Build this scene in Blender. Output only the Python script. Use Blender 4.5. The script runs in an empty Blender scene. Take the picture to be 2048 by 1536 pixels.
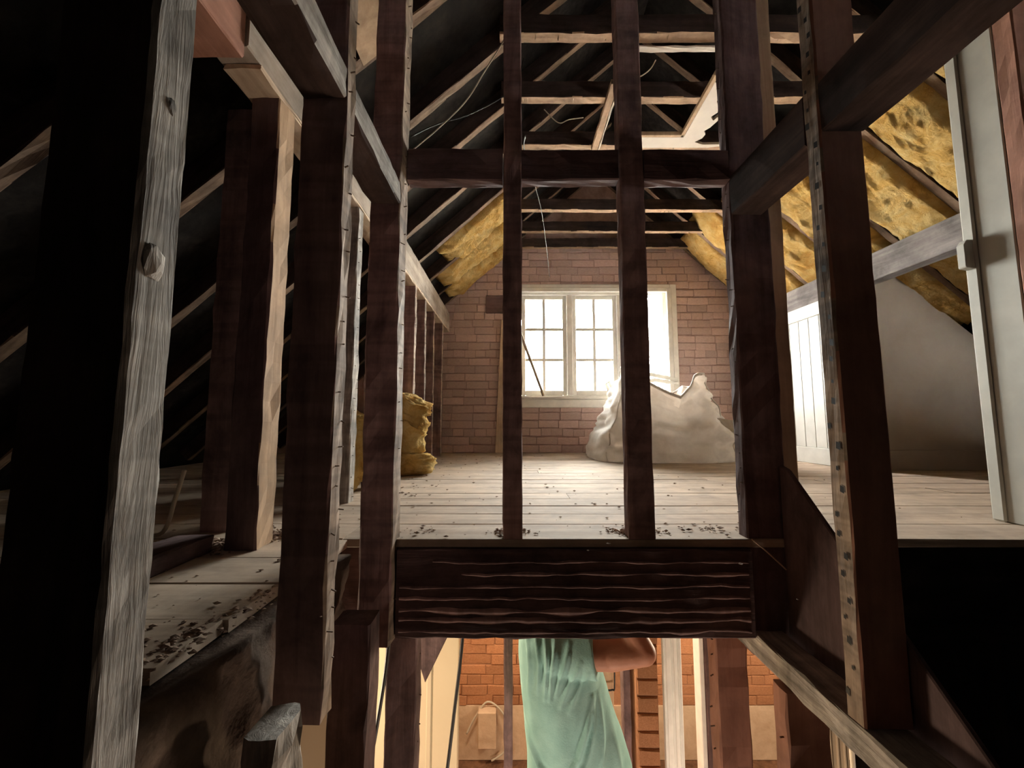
import bpy, bmesh, math, random
import numpy as np
from mathutils import Vector, Matrix, noise

S = bpy.context.scene
COL = S.collection
rnd = random.Random(7)

# ------------------------------------------------------------------ camera
cam_d = bpy.data.cameras.new('camera')
cam = bpy.data.objects.new('camera', cam_d)
COL.objects.link(cam)
cam.location = (0, 0, 0.35)
cam.rotation_euler = (math.radians(95.2), 0, 0)
cam_d.sensor_width = 36.0
cam_d.lens = 790 / 2048 * 36
cam_d.clip_start = 0.02
S.camera = cam

# ------------------------------------------------------------------ sky, exposure
S.view_settings.view_transform = 'Standard'
S.view_settings.look = 'None'
S.view_settings.exposure = 0.65
S.view_settings.gamma = 1.0
S.view_settings.use_curve_mapping = False
w = bpy.data.worlds.new('overcast_sky')
S.world = w
w.use_nodes = True
wn = w.node_tree.nodes
wl = w.node_tree.links
bg = wn['Background']
SKY = 62.0
bg.inputs['Color'].default_value = (1.0, 0.98, 0.95, 1)
bg.inputs['Strength'].default_value = SKY


def area(name, loc, aim, sx, sy, power, color, portal=False):
    d = bpy.data.lights.new(name, 'AREA')
    d.shape = 'RECTANGLE'
    d.size, d.size_y = sx, sy
    d.energy = power
    d.color = color
    if portal:
        d.cycles.is_portal = True
    o = bpy.data.objects.new(name, d)
    COL.objects.link(o)
    o.location = loc
    o.rotation_euler = (Vector(aim) - Vector(loc)).to_track_quat('-Z', 'Y').to_euler()
    return o


# sampling aid for the sky that enters by the window opening
area('window_portal', (0.885, 4.50, 1.18), (0.885, 0, 1.18), 1.80, 1.30, 1.0, (1, 1, 1), True)


def bulb(name, loc, power, color, r=0.05):
    d = bpy.data.lights.new(name, 'POINT')
    d.energy = power
    d.color = color
    d.shadow_soft_size = r
    o = bpy.data.objects.new(name, d)
    COL.objects.link(o)
    o.location = loc
    return o


WARM = (1.0, 0.82, 0.60)
bulb('work_light', (1.9, 2.7, -0.75), 85, WARM, 0.12)
bulb('work_light', (-0.3, 2.95, -0.55), 48, WARM, 0.10)
bulb('work_light', (-1.2, 1.5, -0.9), 40, WARM, 0.10)
bulb('landing_light', (0.46, 1.05, -2.0), 40.0, (1.0, 0.80, 0.64), 0.12)


# ------------------------------------------------------------------ materials
def nt(m):
    m.use_nodes = True
    return m.node_tree.nodes, m.node_tree.links


def ramp(nodes, links, src, stops):
    r = nodes.new('ShaderNodeValToRGB')
    el = r.color_ramp.elements
    while len(el) < len(stops):
        el.new(0.5)
    for e, (p, c) in zip(el, stops):
        e.position = p
        e.color = (*c, 1)
    links.new(src, r.inputs['Fac'])
    return r.outputs['Color']


def mul(nodes, links, a, b, fac=1.0, mode='MULTIPLY'):
    x = nodes.new('ShaderNodeMix')
    x.data_type = 'RGBA'
    x.blend_type = mode
    x.inputs['Factor'].default_value = fac
    links.new(a, x.inputs['A'])
    if isinstance(b, tuple):
        x.inputs['B'].default_value = (*b, 1)
    else:
        links.new(b, x.inputs['B'])
    return x.outputs['Result']


def noise_node(nodes, links, vec, scale, detail=4, rough=0.6, dist=0.0):
    n = nodes.new('ShaderNodeTexNoise')
    n.inputs['Scale'].default_value = scale
    n.inputs['Detail'].default_value = detail
    n.inputs['Roughness'].default_value = rough
    n.inputs['Distortion'].default_value = dist
    links.new(vec, n.inputs['Vector'])
    return n.outputs['Fac']


def mapped(nodes, links, scale, offset_random=True, coord='Object'):
    tc = nodes.new('ShaderNodeTexCoord')
    mp = nodes.new('ShaderNodeMapping')
    mp.inputs['Scale'].default_value = scale
    links.new(tc.outputs[coord], mp.inputs['Vector'])
    if offset_random:
        oi = nodes.new('ShaderNodeObjectInfo')
        ml = nodes.new('ShaderNodeMath')
        ml.operation = 'MULTIPLY'
        ml.inputs[1].default_value = 37.0
        links.new(oi.outputs['Random'], ml.inputs[0])
        links.new(ml.outputs[0], mp.inputs['Location'])
    return mp.outputs['Vector']


def tint_random(nodes, links, col, amt):
    oi = nodes.new('ShaderNodeObjectInfo')
    hs = nodes.new('ShaderNodeHueSaturation')
    mr = nodes.new('ShaderNodeMapRange')
    mr.inputs['To Min'].default_value = 1 - amt
    mr.inputs['To Max'].default_value = 1 + amt
    links.new(oi.outputs['Random'], mr.inputs['Value'])
    links.new(mr.outputs['Result'], hs.inputs['Value'])
    links.new(col, hs.inputs['Color'])
    return hs.outputs['Color']


def bump(nodes, links, h, strength, dist, bsdf):
    b = nodes.new('ShaderNodeBump')
    b.inputs['Strength'].default_value = strength
    b.inputs['Distance'].default_value = dist
    links.new(h, b.inputs['Height'])
    links.new(b.outputs['Normal'], bsdf.inputs['Normal'])


def wood(name, dark, light, rough=0.8, lath=0.0, grain=1.0, bstr=0.5, rand=0.18, patch=0.55, spec=0.25):
    """Timber whose length runs along its local Z; lath = old lath and plaster marks across it."""
    m = bpy.data.materials.new(name)
    n, l = nt(m)
    b = n['Principled BSDF']
    v = mapped(n, l, (22 * grain, 22 * grain, 1.6 * grain))
    g = noise_node(n, l, v, 1.0, 6, 0.65, 0.6)
    c = ramp(n, l, g, [(0.3, dark), (0.7, light)])
    v2 = mapped(n, l, (6, 6, 5))
    p = noise_node(n, l, v2, 1.0, 5, 0.7, 0.3)
    pc = ramp(n, l, p, [(0.32, (1 - patch,) * 3), (0.62, (1.15,) * 3)])
    c = mul(n, l, c, pc)
    if lath > 0:
        v3 = mapped(n, l, (1.5, 1.5, 28))
        s = noise_node(n, l, v3, 1.0, 2, 0.5, 0.2)
        sc = ramp(n, l, s, [(0.42, (1 - lath,) * 3), (0.54, (1.1,) * 3)])
        c = mul(n, l, c, sc)
    c = tint_random(n, l, c, rand)
    l.new(c, b.inputs['Base Color'])
    b.inputs['Roughness'].default_value = rough
    b.inputs['Specular IOR Level'].default_value = spec
    bump(n, l, g, bstr, 0.004, b)
    return m


def mottled(name, c1, c2, scale=6, rough=0.9, bstr=0.3, bscale=40, rand=0.0, spec=0.2, detail=5):
    m = bpy.data.materials.new(name)
    n, l = nt(m)
    b = n['Principled BSDF']
    v = mapped(n, l, (1, 1, 1), rand > 0)
    f = noise_node(n, l, v, scale, detail, 0.65, 0.3)
    c = ramp(n, l, f, [(0.3, c1), (0.7, c2)])
    if rand > 0:
        c = tint_random(n, l, c, rand)
    l.new(c, b.inputs['Base Color'])
    b.inputs['Roughness'].default_value = rough
    b.inputs['Specular IOR Level'].default_value = spec
    f2 = noise_node(n, l, v, bscale, 4, 0.6)
    bump(n, l, f2, bstr, 0.006, b)
    return m


def plain(name, c, rough=0.6, metal=0.0, spec=0.3):
    m = bpy.data.materials.new(name)
    n, l = nt(m)
    b = n['Principled BSDF']
    v = mapped(n, l, (1, 1, 1))
    f = noise_node(n, l, v, 9, 4)
    cc = ramp(n, l, f, [(0.25, tuple(x * 0.85 for x in c)), (0.75, tuple(min(1, x * 1.08) for x in c))])
    l.new(cc, b.inputs['Base Color'])
    b.inputs['Roughness'].default_value = rough
    b.inputs['Metallic'].default_value = metal
    b.inputs['Specular IOR Level'].default_value = spec
    return m


def glass_mat():
    m = bpy.data.materials.new('window_glass')
    n, l = nt(m)
    n.remove(n['Principled BSDF'])
    out = n['Material Output']
    t = n.new('ShaderNodeBsdfTransparent')
    t.inputs['Color'].default_value = (0.93, 0.95, 0.94, 1)
    g = n.new('ShaderNodeBsdfGlossy')
    g.inputs['Roughness'].default_value = 0.05
    mx = n.new('ShaderNodeMixShader')
    fr = n.new('ShaderNodeFresnel')
    fr.inputs['IOR'].default_value = 1.45
    l.new(fr.outputs[0], mx.inputs[0])
    l.new(t.outputs[0], mx.inputs[1])
    l.new(g.outputs[0], mx.inputs[2])
    l.new(mx.outputs[0], out.inputs['Surface'])
    return m


M = dict(
    stud=wood('old_stud_wood', (0.20, 0.122, 0.114), (0.40, 0.26, 0.235), lath=0.15, bstr=0.8),
    rough=wood('rough_grey_stud_wood', (0.17, 0.15, 0.128), (0.50, 0.45, 0.39), lath=0.10, bstr=1.0, patch=0.6, grain=2.2),
    beam=wood('dark_beam_wood', (0.10, 0.060, 0.058), (0.22, 0.14, 0.132), lath=0.0, bstr=0.8),
    rafter=wood('rafter_wood', (0.11, 0.065, 0.042), (0.26, 0.17, 0.11), lath=0.0, bstr=0.6),
    tie=wood('collar_tie_wood', (0.24, 0.14, 0.085), (0.50, 0.34, 0.22), lath=0.0, bstr=0.5),
    newpine=wood('newer_pine', (0.33, 0.21, 0.125), (0.50, 0.35, 0.22), lath=0.0, bstr=0.2, patch=0.2, rand=0.05),
    redpine=wood('red_brown_timber', (0.27, 0.125, 0.085), (0.40, 0.20, 0.135), lath=0.0, bstr=0.3, patch=0.3, rand=0.08),
    tanstud=wood('tan_stud_wood', (0.30, 0.19, 0.11), (0.50, 0.34, 0.21), lath=0.0, bstr=0.4, patch=0.25, rand=0.04),
    plate=wood('grey_plate_wood', (0.26, 0.20, 0.15), (0.48, 0.40, 0.32), lath=0.0, bstr=0.3, patch=0.35, rand=0.05),
    board=wood('dusty_floorboard', (0.37, 0.28, 0.205), (0.54, 0.43, 0.325), grain=0.8, bstr=0.35, patch=0.22, rand=0.10),
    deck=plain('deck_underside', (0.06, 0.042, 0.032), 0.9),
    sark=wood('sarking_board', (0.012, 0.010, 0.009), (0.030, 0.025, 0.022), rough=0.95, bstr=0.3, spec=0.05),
    shaded=wood('shaded_timber_side', (0.028, 0.019, 0.016), (0.085, 0.055, 0.045), rough=0.92, bstr=0.5, spec=0.1),  # dark copy for timber sides in shade; the shade is in the colour
    lit_lathface=wood('lit_lath_face', (0.20, 0.14, 0.10), (0.44, 0.335, 0.245), lath=0.25, bstr=0.8, grain=1.3, patch=0.6),  # lath-marked face, painted paler for the light that grazes it
    plate2=wood('slate_grey_plate_wood', (0.10, 0.088, 0.085), (0.24, 0.215, 0.20), lath=0.0, bstr=0.3, patch=0.5),
    lathw=wood('sawn_lath', (0.42, 0.30, 0.20), (0.66, 0.52, 0.38), bstr=0.3, rand=0.15, patch=0.2),
    nail=plain('rusty_nail', (0.16, 0.11, 0.08), 0.6, 0.6),
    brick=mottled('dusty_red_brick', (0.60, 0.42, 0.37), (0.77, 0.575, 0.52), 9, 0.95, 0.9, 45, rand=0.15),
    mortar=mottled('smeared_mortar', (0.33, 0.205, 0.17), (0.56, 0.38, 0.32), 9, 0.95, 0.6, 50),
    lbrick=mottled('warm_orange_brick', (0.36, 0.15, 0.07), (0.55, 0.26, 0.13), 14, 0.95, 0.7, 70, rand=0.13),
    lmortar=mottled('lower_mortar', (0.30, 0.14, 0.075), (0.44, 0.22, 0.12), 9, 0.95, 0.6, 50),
    white=plain('white_window_paint', (0.92, 0.89, 0.82), 0.5),
    tgwhite=plain('cream_panel_paint', (0.50, 0.49, 0.44), 0.5),
    jamb=plain('grey_white_jamb_paint', (0.58, 0.56, 0.49), 0.5),
    cheek=mottled('taupe_plaster', (0.36, 0.30, 0.24), (0.43, 0.365, 0.30), 3, 0.9, 0.15, 30),
    cream=mottled('cream_wall_paint', (0.60, 0.47, 0.31), (0.66, 0.53, 0.36), 2, 0.8, 0.1, 30),
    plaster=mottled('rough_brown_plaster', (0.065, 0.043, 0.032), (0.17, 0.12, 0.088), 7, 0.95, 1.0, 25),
    bareplaster=mottled('bare_pink_plaster', (0.50, 0.34, 0.22), (0.68, 0.50, 0.35), 6, 0.95, 0.5, 30),
    drywall=mottled('white_ceiling_board', (0.72, 0.64, 0.56), (0.84, 0.77, 0.68), 5, 0.9, 0.2, 40),
    bag=mottled('dusty_woven_sack', (0.60, 0.54, 0.48), (0.82, 0.77, 0.70), 5, 0.7, 0.9, 8),
    strap=plain('grey_webbing', (0.62, 0.59, 0.53), 0.8),
    debris=mottled('plaster_crumbs', (0.16, 0.10, 0.07), (0.46, 0.34, 0.25), 30, 0.95, 0.3, 60),
    cable=plain('black_cable', (0.02, 0.018, 0.016), 0.5),
    cord=plain('pale_cord', (0.55, 0.47, 0.36), 0.6),
    lfloor=wood('lower_floor_wood', (0.12, 0.055, 0.03), (0.22, 0.11, 0.06), bstr=0.3),
    skin=mottled('skin', (0.44, 0.20, 0.12), (0.54, 0.27, 0.175), 8, 0.55, 0.15, 90),
    hair=mottled('brown_hair', (0.05, 0.03, 0.02), (0.10, 0.06, 0.035), 40, 0.6, 0.5, 90),
    jeans=mottled('blue_denim', (0.05, 0.07, 0.12), (0.09, 0.12, 0.19), 30, 0.9, 0.3, 120),
    shoe=plain('dark_boot', (0.05, 0.035, 0.025), 0.6),
    earth=mottled('outside_ground', (0.62, 0.58, 0.50), (0.72, 0.68, 0.60), 2, 0.95, 0.2, 8),
    glass=glass_mat(),
)


def shirt_mat():
    m = mottled('teal_cotton', (0.26, 0.47, 0.43), (0.34, 0.57, 0.52), 12, 0.9, 0.25, 160)
    return m


M['shirt'] = shirt_mat()


def insulation_mat():
    m = bpy.data.materials.new('yellow_glass_wool')
    n, l = nt(m)
    b = n['Principled BSDF']
    v = mapped(n, l, (1, 1, 1))
    f = noise_node(n, l, v, 7, 7, 0.68, 1.2)
    c = ramp(n, l, f, [(0.25, (0.46, 0.21, 0.05)), (0.42, (0.84, 0.52, 0.16)), (0.62, (0.96, 0.72, 0.32)), (0.8, (0.84, 0.62, 0.30))])
    f3 = noise_node(n, l, v, 2.2, 3, 0.6, 0.5)
    dirt = ramp(n, l, f3, [(0.38, (0.62, 0.54, 0.44)), (0.52, (1.0, 1.0, 1.0))])
    c = mul(n, l, c, dirt)
    l.new(c, b.inputs['Base Color'])
    b.inputs['Roughness'].default_value = 1.0
    b.inputs['Specular IOR Level'].default_value = 0.05
    f2 = noise_node(n, l, v, 26, 7, 0.75, 1.5)
    bump(n, l, f2, 1.0, 0.035, b)
    return m


M['wool'] = insulation_mat()


def let_light_through(m, amount):
    n, l = nt(m)
    b = n['Principled BSDF']
    out = n['Material Output']
    t = n.new('ShaderNodeBsdfTranslucent')
    src = b.inputs['Base Color'].links[0].from_socket
    l.new(src, t.inputs['Color'])
    mx = n.new('ShaderNodeMixShader')
    mx.inputs[0].default_value = amount
    l.new(b.outputs[0], mx.inputs[1])
    l.new(t.outputs[0], mx.inputs[2])
    l.new(mx.outputs[0], out.inputs['Surface'])


let_light_through(M['bag'], 0.35)
let_light_through(M['strap'], 0.4)


# ------------------------------------------------------------------ helpers
def link(o, parent=None):
    COL.objects.link(o)
    if parent is not None:
        o.parent = parent
    return o


def tag(o, label=None, cat=None, group=None, kind=None):
    if label:
        o['label'] = label
    if cat:
        o['category'] = cat
    if group:
        o['group'] = group
    if kind:
        o['kind'] = kind
    return o


def mesh(name, verts, faces, mat, parent=None, smooth=False):
    me = bpy.data.meshes.new(name)
    me.from_pydata([tuple(v) for v in verts], [], faces)
    if smooth:
        me.polygons.foreach_set('use_smooth', [True] * len(me.polygons))
    me.materials.append(mat)
    me.update()
    return link(bpy.data.objects.new(name, me), parent)


def empty(name, loc=(0, 0, 0)):
    o = bpy.data.objects.new(name, None)
    o.empty_display_size = 0.1
    o.location = loc
    return link(o)


class MB:
    """collects boxes, prisms and tubes into one mesh"""

    def __init__(s):
        s.v, s.f = [], []

    def add(s, v, f):
        k = len(s.v)
        s.v += [tuple(x) for x in v]
        s.f += [tuple(i + k for i in q) for q in f]

    def box(s, x0, x1, y0, y1, z0, z1):
        s.add([(x0, y0, z0), (x1, y0, z0), (x1, y1, z0), (x0, y1, z0), (x0, y0, z1), (x1, y0, z1), (x1, y1, z1), (x0, y1, z1)],
              [(0, 3, 2, 1), (4, 5, 6, 7), (0, 1, 5, 4), (1, 2, 6, 5), (2, 3, 7, 6), (3, 0, 4, 7)])

    def prism(s, poly, axis, a, b):
        """poly of 2-d points extruded along axis from a to b"""
        n = len(poly)

        def put(p, t):
            if axis == 'y':
                return (p[0], t, p[1])
            if axis == 'x':
                return (t, p[0], p[1])
            return (p[0], p[1], t)
        v = [put(p, a) for p in poly] + [put(p, b) for p in poly]
        f = [tuple(range(n))[::-1], tuple(range(n, 2 * n))]
        f += [(i, (i + 1) % n, n + (i + 1) % n, n + i) for i in range(n)]
        s.add(v, f)

    def build(s, name, mat, parent=None, bevel=0.0, smooth=False):
        o = mesh(name, s.v, s.f, mat, parent, smooth)
        bm = bmesh.new()
        bm.from_mesh(o.data)
        bmesh.ops.recalc_face_normals(bm, faces=bm.faces)
        if bevel > 0:
            bmesh.ops.bevel(bm, geom=bm.edges[:] + bm.verts[:], offset=bevel, segments=1, affect='EDGES', profile=0.5)
        bm.to_mesh(o.data)
        bm.free()
        return o


def box(name, x0, x1, y0, y1, z0, z1, mat, parent=None, bevel=0.003):
    m = MB()
    m.box(x0, x1, y0, y1, z0, z1)
    return m.build(name, mat, parent, bevel)


def timber_mesh(L, wx, wy, jit=0.0015, step=0.06, ch=0.004, wob=0.0):
    """sawn timber: local Z is its length, chamfered corners, uneven faces"""
    n = max(2, int(L / step) + 1)
    hx, hy = wx / 2, wy / 2
    c = min(ch, hx * 0.5, hy * 0.5)
    prof = [(-hx + c, -hy), (0, -hy), (hx - c, -hy), (hx, -hy + c), (hx, 0), (hx, hy - c), (hx - c, hy), (0, hy), (-hx + c, hy),
            (-hx, hy - c), (-hx, 0), (-hx, -hy + c)]
    k = len(prof)
    V, F = [], []
    ox = rnd.uniform(0, 100)
    for i in range(n + 1):
        z = L * i / n
        dx = wob * noise.noise((z * 1.3, ox, 0))
        dy = wob * noise.noise((z * 1.3, 0, ox))
        for p in prof:
            V.append((p[0] + dx + rnd.gauss(0, jit), p[1] + dy + rnd.gauss(0, jit), z))
    for i in range(n):
        for j in range(k):
            a, b = i * k + j, i * k + (j + 1) % k
            F.append((a, b, b + k, a + k))
    F.append(tuple(range(k))[::-1])
    F.append(tuple(n * k + j for j in range(k)))
    return V, F


def timber(name, p0, p1, wx, wy, mat, xdir=(1, 0, 0), parent=None, jit=0.0015, step=0.06, ch=0.004, wob=0.0):
    """wx is the size along xdir, wy across it"""
    p0, p1 = Vector(p0), Vector(p1)
    z = (p1 - p0)
    L = z.length
    z.normalize()
    x = Vector(xdir)
    x = (x - z * x.dot(z)).normalized()
    y = z.cross(x)
    V, F = timber_mesh(L, wx, wy, jit, step, ch, wob)
    o = mesh(name, V, F, mat, parent)
    mtx = Matrix((x, y, z)).transposed().to_4x4()
    mtx.translation = p0
    o.matrix_world = mtx
    o['half'] = (wx / 2, wy / 2, L)
    return o


def face(o, axis, sgn, mat):
    """paints the lit face in a paler wood; the shaded sides keep the dark one"""
    o.data.materials.append(mat)
    for p in o.data.polygons:
        if p.normal[axis] * sgn > 0.75:
            p.material_index = len(o.data.materials) - 1
    return o


def upright(name, x0, x1, y0, y1, z0, z1, mat, **k):
    return timber(name, ((x0 + x1) / 2, (y0 + y1) / 2, z0), ((x0 + x1) / 2, (y0 + y1) / 2, z1), x1 - x0, y1 - y0, mat, (1, 0, 0), **k)


def along_y(name, x0, x1, y0, y1, z0, z1, mat, **k):
    return timber(name, ((x0 + x1) / 2, y0, (z0 + z1) / 2), ((x0 + x1) / 2, y1, (z0 + z1) / 2), x1 - x0, z1 - z0, mat, (1, 0, 0), **k)


def along_x(name, x0, x1, y0, y1, z0, z1, mat, **k):
    return timber(name, (x0, (y0 + y1) / 2, (z0 + z1) / 2), (x1, (y0 + y1) / 2, (z0 + z1) / 2), y1 - y0, z1 - z0, mat, (0, 1, 0), **k)


def nails(o, face, gap=0.045, length=0.010, r=0.0015, lo=0.0, hi=None, skip=0.35):
    """bent lath nails left standing on one face of a timber, in its local frame; too small to pick apart"""
    hx, hy, L = o['half']
    hi = L if hi is None else hi
    m = MB()
    z = lo + 0.02
    while z < hi - 0.01:
        if rnd.random() > skip:
            t = rnd.uniform(-0.6, 0.6)
            if face in ('+x', '-x'):
                s = 1 if face == '+x' else -1
                base = Vector((s * (hx - 0.002), t * hy, z))
                d = Vector((s, rnd.uniform(-0.5, 0.5), rnd.uniform(-0.5, 0.2)))
            else:
                s = 1 if face == '+y' else -1
                base = Vector((t * hx, s * (hy - 0.002), z))
                d = Vector((rnd.uniform(-0.5, 0.5), s, rnd.uniform(-0.5, 0.2)))
            d.normalize()
            e = base + d * length * rnd.uniform(0.6, 1.3)
            q = d.orthogonal().normalized() * r
            q2 = d.cross(q)
            m.add([base + q, base + q2, base - q, base - q2, e + q, e + q2, e - q, e - q2],
                  [(0, 1, 5, 4), (1, 2, 6, 5), (2, 3, 7, 6), (3, 0, 4, 7), (4, 5, 6, 7)])
        z += gap * rnd.uniform(0.75, 1.25)
    n = mesh('nails', m.v, m.f, M['nail'], o)
    n['kind'] = 'stuff'
    return n


def tube(name, pts, r, mat, parent=None, k=6, sub=6):
    """smooth wire through points"""
    P = [Vector(p) for p in pts]
    Q = []
    for i in range(len(P) - 1):
        a, b, c, d = P[max(i - 1, 0)], P[i], P[i + 1], P[min(i + 2, len(P) - 1)]
        for j in range(sub):
            t = j / sub
            Q.append(0.5 * ((2 * b) + (c - a) * t + (2 * a - 5 * b + 4 * c - d) * t * t + (-a + 3 * b - 3 * c + d) * t ** 3))
    Q.append(P[-1])
    V, F = [], []
    ref = Vector((0.3, 0.2, 0.93))
    for i, q in enumerate(Q):
        t = (Q[min(i + 1, len(Q) - 1)] - Q[max(i - 1, 0)]).normalized()
        u = t.cross(ref)
        if u.length < 1e-3:
            u = t.orthogonal()
        u.normalize()
        vv = t.cross(u)
        for j in range(k):
            a = 2 * math.pi * j / k
            V.append(q + (u * math.cos(a) + vv * math.sin(a)) * r)
    for i in range(len(Q) - 1):
        for j in range(k):
            F.append((i * k + j, i * k + (j + 1) % k, (i + 1) * k + (j + 1) % k, (i + 1) * k + j))
    F.append(tuple(range(k))[::-1])
    F.append(tuple((len(Q) - 1) * k + j for j in range(k)))
    return mesh(name, V, F, mat, parent, True)


# ------------------------------------------------------------------ roof shape
XR, ZR = 0.941, 3.099                       # ridge, underside of the rafters
GAB = 4.28                                  # inner face of the gable


def zl(x):
    return 1.658 + 0.9 * (x + 0.66)


def zr(x):
    return 1.789 - 0.9 * (x - 2.397)


RD = 0.10                                   # rafter depth, square to the slope
NL = Vector((-0.9, 0, 1)).normalized()      # outward normals of the slopes
NR = Vector((0.9, 0, 1)).normalized()

# ------------------------------------------------------------------ structure: floor
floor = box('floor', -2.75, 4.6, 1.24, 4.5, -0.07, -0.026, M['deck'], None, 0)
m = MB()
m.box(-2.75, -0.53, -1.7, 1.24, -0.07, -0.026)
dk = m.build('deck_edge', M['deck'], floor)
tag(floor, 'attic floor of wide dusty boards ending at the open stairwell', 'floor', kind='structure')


def floorboard(x0, x1, y0, y1, dz=0.0):
    o = along_x('floorboard', x0, x1, y0, y1, -0.024 + dz, 0.0 + dz, M['board'], parent=floor, jit=0.0005, step=0.35, ch=0.002)
    return o


yy = 1.205
rows = [1.375]
while rows[-1] < 4.28:
    rows.append(rows[-1] + 0.145 + rnd.uniform(-0.008, 0.008))
rows[-1] = 4.285
for i, y1 in enumerate(rows):
    g = 0.003
    cuts = [-2.55, 4.45]
    if i == 0:
        cuts = [-0.50, 4.45]
    elif i % 3 == 1:
        cuts.insert(1, rnd.uniform(-0.3, 2.0))
    elif i % 3 == 2:
        cuts.insert(1, rnd.uniform(0.9, 3.0))
    for a, b in zip(cuts, cuts[1:]):
        floorboard(a + 0.001, b - 0.001, yy, y1 - g, rnd.uniform(-0.001, 0.0008))
    yy = y1
# boards beside the stairwell, ends broken to differing lengths
for y0, y1 in ((1.046, 1.372), (0.887, 1.046), (0.734, 0.887), (0.59, 0.734), (0.44, 0.59), (0.28, 0.44), (0.12, 0.28), (-0.04, 0.12)):
    if y0 > 1.04:
        y0, y1 = 1.046, 1.205
        floorboard(-2.55, -0.502, 1.207, 1.372)
    floorboard(-2.55, -0.475 - (1.1 - y0) * 0.07 + rnd.uniform(-0.01, 0.006), y0, y1 - 0.004, rnd.uniform(-0.001, 0.0008))

# lower storey floor
lf = box('floor', -2.6, 4.2, -1.7, 4.05, -2.74, -2.66, M['lfloor'], None, 0)
tag(lf, 'brown wooden floor of the storey below', 'floor', kind='structure')

# ------------------------------------------------------------------ structure: walls
WX0, WX1, WZ0, WZ1 = 0.03, 1.74, 0.57, 1.79         # window opening
m = MB()
for a, b, c, d in ((-2.8, WX0, -0.3, 3.4), (WX1, 4.7, -0.3, 3.4), (WX0, WX1, -0.3, WZ0), (WX0, WX1, WZ1, 3.4)):
    m.box(a, b, GAB + 0.007, GAB + 0.25, c, d)
wall_back = m.build('wall_back', M['mortar'])
tag(wall_back, 'brick gable wall of the attic with washed reddish bricks around the window', 'wall', kind='structure')


def brick_mesh(seed):
    r = random.Random(seed)
    V = []
    for y, inset in ((0.5, 0.0), (-0.35, 0.0), (-0.5, 0.03)):
        for sx, sz in ((-1, -1), (1, -1), (1, 1), (-1, 1)):
            V.append((sx * (0.5 - inset * 0.5) + r.uniform(-0.012, 0.012), y + r.uniform(-0.05, 0.05), sz * (0.5 - inset * 1.6) + r.uniform(-0.035, 0.035)))
    F = []
    for i in range(2):
        for j in range(4):
            a, b = i * 4 + j, i * 4 + (j + 1) % 4
            F.append((a, a + 4, b + 4, b))
    F.append((8, 9, 10, 11)[::-1])
    me = bpy.data.meshes.new('brick')
    me.from_pydata(V, [], F)
    bm = bmesh.new()
    bm.from_mesh(me)
    bmesh.ops.recalc_face_normals(bm, faces=bm.faces)
    bm.to_mesh(me)
    bm.free()
    return me


BR = [brick_mesh(i) for i in range(8)]
LBR = [brick_mesh(i + 20) for i in range(8)]
for me in BR:
    me.materials.append(M['brick'])
for me in LBR:
    me.materials.append(M['lbrick'])


def lay_bricks(parent, meshes, z0, z1, spans, yface, course=0.0855, length=0.232, depth=0.05):
    i = 0
    z = z0
    while z + course * 0.6 < z1:
        for (a, b) in spans(z + course / 2):
            header = (i % 5 == 2)
            x = a - rnd.uniform(0, 0.5) * (0.115 if header else length)
            while x < b:
                Ln = (0.116 if header else length) * rnd.uniform(0.93, 1.08)
                xa, xb = max(x, a), min(x + Ln, b)
                if xb - xa > 0.03:
                    o = bpy.data.objects.new('brick', meshes[rnd.randrange(8)])
                    o.scale = (xb - xa - rnd.uniform(0.002, 0.006), depth, course - rnd.uniform(0.003, 0.011))
                    o.location = ((xa + xb) / 2, yface + depth / 2 + rnd.uniform(-0.007, 0.006), z + course / 2 + rnd.uniform(-0.003, 0.003) + 0.011 * noise.noise(((xa + xb) * 0.6, z * 3.0, 4.0)))
                    o.rotation_euler = (rnd.gauss(0, 0.014), rnd.gauss(0, 0.014), rnd.gauss(0, 0.008))
                    link(o, parent)
                x += Ln
        z += course
        i += 1


def gable_spans(z):
    lo, hi = -0.86, 2.46
    if z > 1.3:
        lo = max(lo, (z - 1.658) / 0.9 - 0.66 - 0.10)
        hi = min(hi, 2.397 - (z - 1.789) / 0.9 + 0.10)
    if WZ0 - 0.09 < z < WZ1 + 0.03:
        return [(lo, WX0 - 0.06), (WX1 + 0.06, hi)]
    return [(lo, hi)]


lay_bricks(wall_back, BR, 0.0, 2.36, gable_spans, GAB - 0.002)
o = along_x('timber_block', -0.287, 0.0, GAB - 0.02, GAB + 0.06, 1.52, 1.72, M['beam'], parent=wall_back)
o['label'] = 'dark lintel end set in the brick'

# gable end behind the camera and the roof
m = MB()
m.box(-2.8, 4.7, -1.85, -1.7, -2.74, 3.4)
wf = m.build('wall_front', M['sark'])
tag(wf, 'dark unlit wall at the near end of the attic', 'wall', kind='structure')

roof = {}
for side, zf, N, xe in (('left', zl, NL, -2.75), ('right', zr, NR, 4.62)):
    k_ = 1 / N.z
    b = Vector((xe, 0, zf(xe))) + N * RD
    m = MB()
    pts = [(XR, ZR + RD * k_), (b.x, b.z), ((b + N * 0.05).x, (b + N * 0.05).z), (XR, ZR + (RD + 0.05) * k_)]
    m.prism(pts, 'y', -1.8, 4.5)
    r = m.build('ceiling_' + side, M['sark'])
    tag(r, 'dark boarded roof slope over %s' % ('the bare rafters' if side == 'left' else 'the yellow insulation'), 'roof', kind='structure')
    roof[side] = r

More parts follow.
